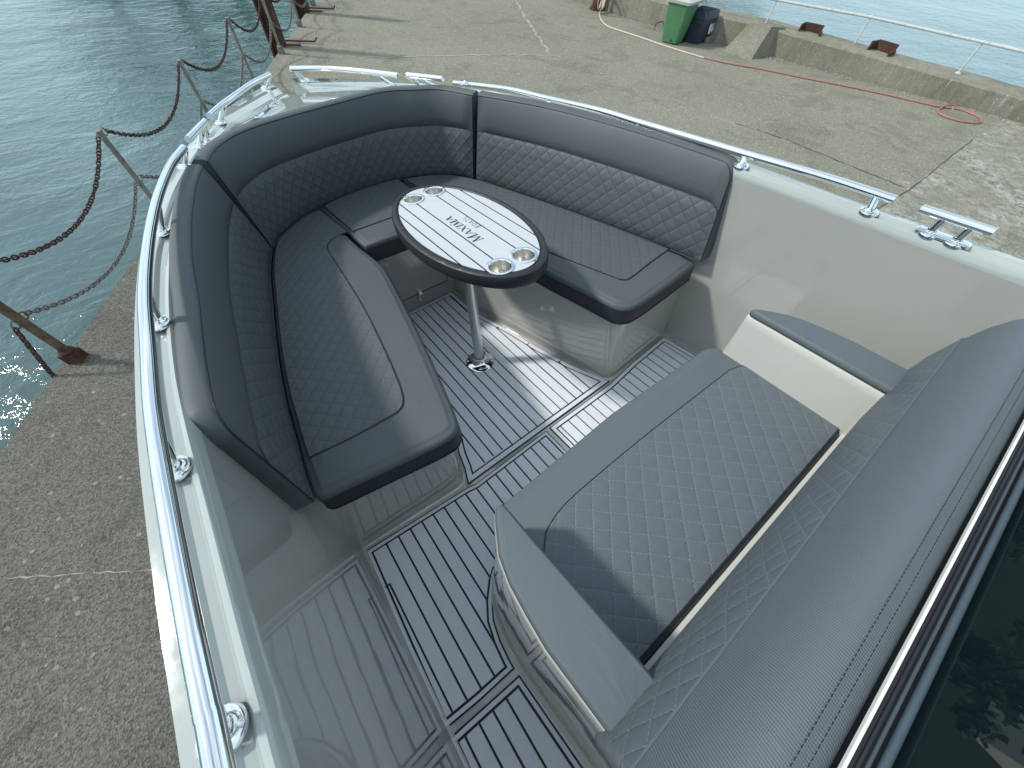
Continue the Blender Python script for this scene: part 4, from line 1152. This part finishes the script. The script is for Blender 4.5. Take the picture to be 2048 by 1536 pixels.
# ---- windscreen behind the console backrest
ws = G()
YM = lambda z: -0.262
g = G(); g.box((0, -0.2592, 0.9395), (1.20, 0.0030, 0.006)); g.build('windscreen_trim', M_['white'], boat)
g = G(); g.box((0, -0.2664, 0.928), (1.20, 0.0108, 0.022)); g.tube([(-0.6, -0.2690, 0.9385), (0.6, -0.2690, 0.9385)], 0.0032, 8); g.build('windscreen_seal', M_['rubber'], boat)
g = G(); g.box((0, -0.2785, 0.920), (1.20, 0.0130, 0.022)); g.build('windscreen_seal', M_['rubber'], boat)
g = G(); g.tube([(-0.6, -0.2763, 0.936), (0.6, -0.2763, 0.936)], 0.0020, 10); g.build('seal_lip', M_['bluetube'], boat)
g = G(); g.tube([(-0.6, -0.2868, 0.936), (0.6, -0.2868, 0.936)], 0.0044, 12); g.build('windscreen_frame', M_['bluetube'], boat)
g = G(); g.add([(-0.6, -0.290, 0.925), (0.6, -0.290, 0.925), (0.56, -0.641, 1.43), (-0.56, -0.641, 1.43)], [[0, 1, 2, 3]]); g.add([(-0.6, -0.297, 0.925), (0.6, -0.297, 0.925), (0.56, -0.648, 1.43), (-0.56, -0.648, 1.43)], [[3, 2, 1, 0]]); g.build('windscreen_pane', M_['glass'], boat)

# ================================================================ cushions
def piping_along(poly, z, parent, r=0.0022, closed=True, name='piping', mat='piping'):
    g = G(); g.tube([p + v3(0, 0, z) for p in poly], r, 6, closed=closed, cap=not closed); return g.build(name, M_[mat], parent)
UG = 'seat cushions of the bow settee'
# port seat
po_ = crom(V('port_seat_out'), 4); pi_ = crom(V('port_seat_in'), 4)
qi = crom(V('port_quilt_in'), 4)
def seat(name_label, poly, quilt, base, z_in=0.005):
    t = thing('seat_cushion', name_label, 'cushion', base, UG)
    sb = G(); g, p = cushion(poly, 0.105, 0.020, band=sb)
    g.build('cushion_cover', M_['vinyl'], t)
    sb.build('shaded_side', M_['vinyl_shade'], t)  # cushion sides split off to carry the painted shade
    g, q = pad_poly(quilt, z_in + 0.0015, 0.0035, 0.004)
    g.build('quilted_panel', M_['quilt'], t)
    piping_along(q, z_in + 0.003, t, 0.0017)
    piping_along(offset(dedupe(p, 0.013), 0.004), -0.0135, t, 0.0022, name='top_piping')
    piping_along(offset(p, -0.0005), -0.085, t, 0.0018, name='bottom_piping')
    return t
def along(P, i0, i1): return P[i0:i1]
poly = po_[:-3] + round_corner(po_[-4], po_[-1], pi_[1], 0.035, 5) + pi_[1:]
quilt = [p.lerp(Vector((-0.35, 1.4, 0.57)), 0.045) for p in po_[:-6]] + qi
seat('long curved charcoal seat cushion with quilted centre, nearest the chain fence', poly, quilt, (-0.6, 1.3, 0.45))
# centre seat
jb, jf = V('joint_port_mid'); kb, kf = V('joint_mid_stb')
back = [Vector(p) for p in D['mid_bot'] if -0.28 < p[0] < 0.22]
bk2 = crom([jb + v3(0.006, 0, 0)] + back + [kb - v3(0.006, 0, 0)], 4)
fr_ = [Vector((0.262, 1.738, ZS(1.738))), Vector((0.08, 1.742, ZS(1.742))), Vector((-0.09, 1.743, ZS(1.743))), Vector((-0.250, 1.752, ZS(1.75)))]
poly = bk2 + [Vector((0.240, 2.1, ZS(2.1)))] + fr_
quilt = [p + v3(0, -0.022, -0.0007) for p in bk2] + [Vector((0.205, 1.90, ZS(1.9))), Vector((0.0, 1.897, ZS(1.897))), Vector((-0.245, 1.900, ZS(1.9)))]
quilt = [Vector((max(-0.268, min(0.205, p.x)), p.y, p.z)) for p in quilt]
seat('short charcoal seat cushion across the bow, behind the oval table', poly, quilt, (0, 2.0, 0.45))
# starboard seat
b3 = [kb + v3(0.006, 0, 0)] + [Vector(p) for p in D['mid_bot'] if p[0] > 0.3]
b3 = crom(b3, 4) + crom(V('stb_bot')[:], 4)[1:]
inn = V('stb_seat_in')[::-1]
inn = inn[:-1] + [Vector((0.2996, 1.0435, ZS(1.04))), Vector((0.275, 1.30, ZS(1.3))), Vector((0.252, 1.55, ZS(1.55))), Vector((0.272, 1.735, ZS(1.735)))]
inn = crom(inn, 4)
poly = b3[:-1] + inn + [Vector((0.252, 2.1, ZS(2.1)))]
q_in = [Vector(p) for p in D['stb_quilt_in']][::-1] + [Vector((0.36, 1.30, ZS(1.3))), Vector((0.345, 1.6, ZS(1.6))), Vector((0.335, 1.82, ZS(1.8))), Vector((0.31, 1.88, ZS(1.88))), Vector((0.262, 1.90, ZS(1.9)))]
quilt = [p.lerp(Vector((0.35, 1.4, 0.57)), 0.045) for p in b3 if p.y > 0.83] + crom(q_in, 4)
seat('long charcoal seat cushion with quilted centre on the side away from the water', poly, quilt, (0.6, 1.3, 0.45))

# ---- backrests
def backrest(label, bot, top_, sgn_center, base, n=64, round0=0.0, round1=0.055, kseam=0.615):
    t = thing('backrest_cushion', label, 'cushion', base, 'backrest cushions of the bow settee')
    fr_s = sorted(set([round(k / (n - 1), 5) for k in range(n)] + ([round(1 - d, 5) for d in (0.003, 0.006, 0.010, 0.016, 0.024, 0.032)] + [0.003, 0.008, 0.016])))
    n = len(fr_s)
    B_ = resample_f(crom(bot, 8), fr_s); T_ = resample_f(crom(top_, 8), fr_s)
    secs = []; L = 0; us = []
    tot = sum((T_[i + 1] - T_[i]).length for i in range(n - 1)); acc = 0
    for i in range(n):
        if i: acc += (T_[i] - T_[i - 1]).length
        tg = T_[min(i + 1, n - 1)] - T_[max(i - 1, 0)]; tg.z = 0; tg.normalize()
        o = Vector((-tg.y, tg.x, 0))
        c = Vector(sgn_center) - T_[i]; c.z = 0
        if o.dot(c) > 0: o = -o
        b2, tt = B_[i] + v3(0, 0, 0.004), T_[i].copy()
        drop = 0
        for dd, rr_ in ((acc, round0), (tot - acc, round1)):
            if rr_ > 0 and dd < rr_: drop = rr_ - math.sqrt(max(0, rr_ * rr_ - (rr_ - dd) ** 2))
        ax = (tt - b2).normalized(); tt = tt - ax * drop
        H = (tt - b2).length
        us.append(acc)
        sm_ = min(1.0, min(acc, tot - acc) / 0.07 + 0.12); sm_ = sm_ * sm_ * (3 - 2 * sm_)
        def fp(k, bulge=0.0): return b2.lerp(tt, k) - o * bulge * sm_
        front = [(0.0, -0.004), (0.05, 0.006)] + [(k, 0.012) for k in (0.15, 0.32, 0.48)] + [(kseam - 0.03, 0.008), (kseam, 0.001)]
        band = [(kseam, 0.001), (kseam + 0.03, 0.010), (0.71, 0.015), (0.80, 0.016), (0.90, 0.012), (0.965, 0.004)]
        f1 = [fp(k, bu) for k, bu in front]; f2 = [fp(k, bu) for k, bu in band]
        h1 = [k * H for k, _ in front]; h2 = [k * H for k, _ in band]
        tp = [tt + v3(0, 0, -0.002) + o * 0.0, tt + o * 0.010 + v3(0, 0, 0.007), tt + o * 0.045 + v3(0, 0, 0.009), tt + o * 0.058 + v3(0, 0, 0.0), tt + o * 0.062 + v3(0, 0, -0.02), Vector((b2.x, b2.y, 0)) + o * 0.065 + v3(0, 0, tt.z - 0.25), b2 + o * 0.06, b2 + v3(0, 0, -0.006)]
        secs.append((f1, f2 + tp, h1, h2))
    g = G(); g.grid([s[0] for s in secs], [[(us[i], h) for h in s[2]] for i, s in enumerate(secs)])
    g.build('quilted_panel', M_['quilt_uv'], t, sharp=60)
    g = G(); g.grid([s[1] for s in secs])
    for s, fl in ((secs[0], True), (secs[-1], False)):
        g.poly(s[0] + s[1][1:], fl)
    g.build('cushion_cover', M_['vinyl_back'], t, sharp=60)
    # seam piping
    piping_along([s[1][0] for s in secs], 0.0, t, 0.0024, closed=False, name='seam_piping')
    piping_along([s[1][6] - v3(0, 0, 0.0) for s in secs], 0.0005, t, 0.0020, closed=False, name='top_piping')
    e = secs[-1]; piping_along(e[0] + e[1][1:7], 0.0, t, 0.002, closed=False, name='end_piping')
    e = secs[0]; piping_along(e[0] + e[1][1:7], 0.0, t, 0.002, closed=False, name='end_piping')
    return t
backrest('tall charcoal backrest cushion on the side of the water, in shade', V('port_bot'), V('port_top'), (0, 1.2, 0), (-0.85, 1.3, 0.55))
mt = V('mid_top'); mt = [p + v3(0, 0.0, 0) for p in mt]
mb = V('mid_bot'); mb2 = [mb[0] + v3(0.004, 0.006, 0)] + [p + v3(0, -0.02, 0) for p in mb[1:-1]] + [mb[-1] + v3(-0.003, 0.004, 0)]
backrest('curved charcoal backrest cushion wrapping round the bow end of the settee', mb2, mt, (0, 1.4, 0), (0, 2.25, 0.58), 90, 0, 0)
sb_ = V('stb_bot'); st_ = V('stb_top')
backrest('straight charcoal backrest cushion on the side away from the water', [sb_[0] + v3(0.004, -0.006, 0)] + sb_[1:], st_, (0, 1.2, 0), (0.85, 1.3, 0.55))

# ---- console bench cushion, arm pads, console backrest
t = thing('bench_cushion', 'slate grey bench cushion with pale diamond stitching between the two arm pads', 'cushion', (0, 0.1, 0.41))
poly = rounded([Vector((-0.475, -0.141, 0.5)), Vector((0.527, -0.141, 0.5)), Vector((0.5285, 0.21, 0.5)), Vector((0.5285, 0.335, 0.5)), Vector((0.0, 0.356, 0.5)), Vector((-0.52, 0.335, 0.5)), Vector((-0.515, 0.0, 0.5))], [0.02, 0.035, 0, 0.06, 0, 0.06, 0], 6)
g, p = cushion(poly, 0.092, 0.018); g.build('cushion_cover', M_['cvinyl'], t)
sm = V('cons_seam'); quilt = [Vector((-0.465, -0.128, 0.5)), Vector((0.515, -0.128, 0.5)), Vector((0.519, 0.185, 0.5))] + crom(sm, 4)[2:-2] + [Vector((-0.50, 0.13, 0.5))]
g, q = pad_poly(quilt, 0.0065, 0.0035, 0.004); g.build('quilted_panel', M_['cquilt'], t)
piping_along(q, 0.0078, t, 0.0015); piping_along(offset(p, 0.0035), -0.011, t, 0.0016, name='top_piping'); piping_along(offset(p, -0.0005), -0.07, t, 0.0016, name='bottom_piping')
for sg, lb in ((-1, 'slate grey arm pad on the curved coaming, in the foreground'), (1, 'slate grey arm pad on the coaming beside the pale far side wall')):
    tx = [Vector((x * (-sg), y, 0.688)) for x, y in topP if y > -0.3] ; 
    tx = [p for p in tx] + []
    pl = [Vector((x * (-sg), y, 0.688)) for x, y in ([(-0.4761, -0.16), (-0.5962, -0.16)] + topP[3:] + [topP[0]])]
    pl = dedupe(ccw(pl), 0.009)
    t = thing('arm_pad', lb, 'cushion', (0.54 * sg, 0.05, 0.688), 'arm pads of the console bench')
    rm = room(pl)
    rows = [[p + v3(0, 0, z) for p in offset_c(pl, d, rm)] for d, z in ((0.006, 0.0), (0.004, 0.006), (0.004, 0.012), (0.006, 0.017), (0.0078, 0.0200), (0.0095, 0.0220), (0.0112, 0.0232), (0.0122, 0.0233))]
    g = G(); g.grid(rows, closed=True); g.poly(rows[-1]); g.poly(rows[0], True); g.build('pad_cover', M_['cvinyl'], t)
    piping_along(offset(pl, 0.0045), 0.004, t, 0.0016)
t = thing('console_backrest', 'large slate grey twill backrest cushion with quilted border, nearest the camera', 'cushion', (0, -0.2, 0.55))
prof = [(-0.158, 0.505), (-0.149, 0.515), (-0.139, 0.58), (-0.130, 0.68), (-0.136, 0.76), (-0.149, 0.825), (-0.152, 0.832)]
prof2 = [(-0.152, 0.832), (-0.155, 0.842), (-0.168, 0.885), (-0.184, 0.918), (-0.204, 0.938), (-0.224, 0.945), (-0.230, 0.9425), (-0.236, 0.943), (-0.246, 0.941), (-0.254, 0.934), (-0.2565, 0.90), (-0.2565, 0.52)]
xs = []
X0 = 0.612
for k in range(7): xs.append((-X0 + 0.016 * (1 - math.cos(PI / 2 * k / 6)), 0.016 * (1 - math.sin(PI / 2 * k / 6))))
xs2 = [(x, 0.0) for x in [(-0.5 + k * 0.0666) for k in range(16)]]
allx = xs + xs2 + [(-x, d) for x, d in xs[::-1]]
def brk(pf):
    rows = []; uv = []; 
    for x, d in allx:
        r = []; u = []; L = 0
        for j, (y, z) in enumerate(pf):
            if j: L += math.hypot(y - pf[j - 1][0], z - pf[j - 1][1])
            cy, cz = -0.2, 0.75
            r.append(Vector((x, y - d * (0.9 if y > -0.2 else 0), z - d * (0.8 if z > 0.85 else 0)))); u.append((x, L))
        rows.append(r); uv.append(u)
    return rows, uv
r1, u1 = brk(prof); g = G(); g.grid(r1, u1); g.build('quilted_border', M_['cquilt_uv'], t, sharp=70)
r2, u2 = brk(prof2); g = G(); g.grid(r2, u2); g.add(r1[0] + r2[0], [list(range(len(r1[0]) + len(r2[0])))], [(0, 0)] * (len(r1[0]) + len(r2[0]))); g.add(r1[-1] + r2[-1], [list(range(len(r1[0]) + len(r2[0])))[::-1]], [(0, 0)] * (len(r1[0]) + len(r2[0])))
g.build('twill_cover', M_['cvinyl_twill'], t, sharp=70)
piping_along([r[0] + v3(0, 0.0008, 0.0015) for r in r2], 0, t, 0.0022, closed=False, name='seam_piping', mat='cvinyl')
def stitches(rows, j, off, name):
    g = G(); P = resample([r[j] for r in rows], 330)
    for i in range(0, 328, 2):
        a, b2 = P[i], P[i + 1]
        if (b2 - a).length < 1e-5: continue
        d = (b2 - a).normalized(); c = (a + b2) / 2 + Vector(off)
        g.box(c, ((b2 - a).length * 1.25, 0.0007, 0.0006), axes=(d, d.cross(Vector((0, 0, 1))).normalized(), d.cross(Vector((0, 0, 1))).cross(d).normalized()))
    g.build(name, M_['piping'], t)
stitches(r2, 5, (0, 0, 0.0006), 'stitching'); stitches(r2, 7, (0, 0, 0.0006), 'stitching')

# ================================================================ table
TZ = 0.785
TCX, TCY, TA, TB = 0.040, 1.256, 0.208, 0.415
tt = thing('pedestal_table', 'oval table with pale planked top and black rim on a steel pedestal', 'table', (0, 1.23, 0.006))
def ell(a, b2, n=96, z=TZ): return [Vector((TCX + a * math.cos(2 * PI * k / n), TCY + b2 * math.sin(2 * PI * k / n), z)) for k in range(n)]
g = G(); rows = []
for d, z in ((-0.03, -0.052), (0.010, -0.055), (0.024, -0.048), (0.030, -0.036), (0.030, -0.012), (0.026, -0.002), (0.018, 0.003), (0.008, 0.003), (0.004, 0.0005), (0.002, -0.004)):
    rows.append(ell(TA + d, TB + d, z=TZ + z))
g.grid(rows, closed=True); g.poly(rows[0], True); g.poly(rows[-1]); g.build('table_rim', M_['rim'], tt)
eo = [Vector((p.x, p.y, 0)) for p in ell(TA - 0.004, TB - 0.004)]
TL = [-0.126, -0.0775, -0.019, 0.085, 0.142, 0.196]
TLF = [0.0, 0.0, 1, 1, 0, 0]
g = G(); edges_ = [-9] + TL + [9]
for k in range(len(edges_) - 1):
    q = clip(clip(eo, 1, 0, edges_[k + 1] - (0.0030 if k + 1 < len(edges_) - 1 else 0)), -1, 0, -(edges_[k] + (0.0030 if k else 0)))
    if len(q) < 3: continue
    q = dedupe(ccw(q), 0.001); q2 = offset(q, 0.0006)
    g.grid([[v + v3(0, 0, TZ - 0.004) for v in q], [v + v3(0, 0, TZ + 0.001) for v in q2]], closed=True); g.poly([v + v3(0, 0, TZ + 0.001) for v in q2])
g.build('planked_top', M_['eva_table'], tt)
g = G(); g.poly([Vector((p.x, p.y, TZ - 0.0012)) for p in ell(TA - 0.0025, TB - 0.0025)]); g.build('caulk_bed', M_['groove'], tt)
cups = [(-0.012, 1.585), (0.099, 1.592), (0.077, 0.912), (-0.029, 0.910)]
for cx, cy in cups:
    g = G(); g.lathe((cx, cy, TZ + 0.001), [(0.050, 0.0), (0.0505, 0.003), (0.047, 0.0045), (0.041, 0.004), (0.0385, 0.001)], 40)
    ch_ = g.build('cup_holder', M_['chrome'], tt)
    g = G(); g.lathe((cx, cy, TZ + 0.001), [(0.0385, 0.0012), (0.0375, -0.002), (0.0365, -0.040), (0.034, -0.0455), (0.001, -0.046)], 40)
    g.lathe((cx, cy, TZ), [(0.0375, 0.001), (0.04, -0.03), (0.036, -0.06), (0.001, -0.06)], 30)
    g.build('cup_liner', M_['cup'], ch_)
# the cup holders are sunk into the top: cut the plank and rim meshes
def cut_cups(o):
    bm = bmesh.new(); bm.from_mesh(o.data); bm.free()
g = G(); g.lathe((0, 1.23, 0.0085), [(0.078, 0.0), (0.079, 0.003), (0.074, 0.006), (0.066, 0.007), (0.050, 0.010), (0.040, 0.016), (0.032, 0.026), (0.0285, 0.034), (0.0275, 0.045)], 48)
bp2 = g.build('base_plate', M_['chrome'], tt)
g = G()
for k in range(6):
    a = 2 * PI * k / 6 + 0.4; g.lathe((0.068 * math.cos(a), 1.23 + 0.068 * math.sin(a), 0.0155), [(0.0055, 0), (0.005, 0.0025), (0.002, 0.003), (0.0005, 0.0015)], 10)
g.build('screw', M_['chrome'], bp2)
g = G(); g.lathe((0, 1.23, 0.05), [(0.0272, 0.0), (0.0272, 0.006)], 30); g.build('collar', M_['rubber'], bp2)
g = G(); g.tube([(0, 1.23, 0.05), (0.012, 1.238, 0.4), (0.026, 1.246, TZ - 0.05)], 0.0255, 28); g.build('pedestal', M_['alu'], tt)
g = G(); g.lathe((0.026, 1.246, TZ - 0.062), [(0.03, 0), (0.032, 0.004), (0.09, 0.009)], 30); g.build('top_socket', M_['rim'], tt)

# lettering, stroke-built serif capitals; local x runs forward along the table, local y to the left (-x)
GL = {
 'M': (1.0, [((0.14, 0), (0.18, 1), .05), ((0.18, 1), (0.5, 0.02), .15), ((0.5, 0.02), (0.84, 1), .05), ((0.84, 1), (0.88, 0), .15)], [(0.14, 0, .22), (0.88, 0, .30), (0.14, 1, .22), (0.88, 1, .22)]),
 'A': (0.92, [((0.08, 0), (0.46, 1), .05), ((0.46, 1), (0.84, 0), .15), ((0.22, 0.36), (0.68, 0.36), .05)], [(0.08, 0, .26), (0.84, 0, .30)]),
 'X': (0.88, [((0.10, 1), (0.78, 0), .15), ((0.12, 0), (0.78, 1), .05)], [(0.12, 0, .26), (0.78, 0, .28), (0.10, 1, .28), (0.78, 1, .26)]),
 'I': (0.42, [((0.2, 0), (0.2, 1), .15)], [(0.2, 0, .32), (0.2, 1, .32)]),
}
def arc(cx, cy, rx, ry, a0, a1, n=9): return [(cx + rx * math.cos(math.radians(a0 + (a1 - a0) * k / n)), cy + ry * math.sin(math.radians(a0 + (a1 - a0) * k / n))) for k in range(n + 1)]
SL = {
 'B': (0.72, [[(0.1, 0), (0.1, 1), (0.34, 1)] + arc(0.34, 0.76, 0.22, 0.24, 90, -90) + [(0.1, 0.52)], arc(0.34, 0.26, 0.26, 0.26, 90, -90) + [(0.1, 0)]]),
 'O': (0.98, [arc(0.48, 0.5, 0.4, 0.5, 0, 360, 24)]),
 'A': (0.82, [[(0.02, 0), (0.4, 1), (0.78, 0)], [(0.15, 0.34), (0.65, 0.34)]]),
 'T': (0.7, [[(0.0, 1), (0.66, 1)], [(0.33, 1), (0.33, 0)]]),
 'S': (0.66, [arc(0.3, 0.75, 0.22, 0.25, 40, 270, 12)[:] + arc(0.3, 0.25, 0.24, 0.25, 90, -140, 12)]),
}
def bar(g, a, b2, w, z):
    a = Vector((a[0], a[1], 0)); b2 = Vector((b2[0], b2[1], 0)); d = (b2 - a)
    if d.length < 1e-7: return
    d.normalize(); n2 = Vector((-d.y, d.x, 0)) * (w / 2)
    g.add([a + n2 + v3(0, 0, z), a - n2 + v3(0, 0, z), b2 - n2 + v3(0, 0, z), b2 + n2 + v3(0, 0, z)], [[0, 1, 2, 3]], flat=True)
def tob(lx, ly, x0, y0): return (x0 - ly, y0 + lx)
g = G(); pen = 0.0; zc = TZ + 0.0022; kz = 0
slant = 0.10; WX = 1.30
for i, chh in enumerate('MAXIMA'):
    hgt = 0.042 if i == 0 else 0.032
    wd, st_l, ser = GL[chh]
    for a, b2, w_ in st_l:
        kz += 1
        bar(g, tob(pen + (a[0] + slant * a[1]) * hgt * WX, a[1] * hgt, 0.033, 1.095), tob(pen + (b2[0] + slant * b2[1]) * hgt * WX, b2[1] * hgt, 0.033, 1.095), w_ * hgt, zc + kz * 0.00003)
    for sx, sy, sw in ser:
        kz += 1
        c = pen + (sx + slant * sy) * hgt * WX
        bar(g, tob(c - sw * hgt / 2, sy * hgt, 0.033, 1.095), tob(c + sw * hgt / 2, sy * hgt, 0.033, 1.095), 0.05 * hgt, zc + kz * 0.00003)
    pen += wd * hgt * WX * 1.08
kz += 1
bar(g, tob(0.170, 0.040, 0.033, 1.095), tob(0.183, 0.040, 0.033, 1.095), 0.0016, zc + kz * 0.00003)
g.build('lettering', M_['ink'], tt)
g = G(); pen = 0.0
for chh in 'BOATS':
    wd, pl_ = SL[chh]; hgt = 0.022
    for ln in pl_:
        for a, b2 in zip(ln[:-1], ln[1:]):
            kz += 1
            bar(g, tob(pen + a[0] * hgt * 0.9, a[1] * hgt, 0.079, 1.185), tob(pen + b2[0] * hgt * 0.9, b2[1] * hgt, 0.079, 1.185), 0.0016, zc + 0.00001 * kz)
    pen += (wd * 0.9 + 0.32) * hgt
g.build('lettering', M_['ink_grey'], tt)

def cutter(o, c, r):
    """open a round hole (r) in every upward face of o around c by dropping faces after a circle is knifed in"""
    me = o.data; bm = bmesh.new(); bm.from_mesh(me)
    loc = o.matrix_basis
    n = 24
    off = BASE[root_of(o).name]
    cx, cy = c[0] - off.x, c[1] - off.y
    for k in range(n):
        a = 2 * PI * (k + 0.5) / n; nx, ny = math.cos(a), math.sin(a)
        sel = [f for f in bm.faces if (f.calc_center_median().xy - Vector((cx, cy))).length < 2.0]
        ge = list({e for f in sel for e in f.edges}); gv = list({v for f in sel for v in f.verts})
        # limit the cut to a window round the hole
        bmesh.ops.bisect_plane(bm, geom=sel + ge + gv, plane_co=(cx + nx * r, cy + ny * r, 0), plane_no=(nx, ny, 0)) if k % 1 == 0 else None
    dele = [f for f in bm.faces if (f.calc_center_median().xy - Vector((cx, cy))).length < r and f.calc_center_median().z > TZ - off.z - 0.02]
    bmesh.ops.delete(bm, geom=dele, context='FACES')
    bm.to_mesh(me); bm.free()
for o in list(tt.children):
    if o.name.startswith('planked_top') or o.name.startswith('table_rim') or o.name.startswith('caulk_bed'):
        for c in cups: cutter(o, c, 0.040)
print('objects', len(bpy.data.objects))
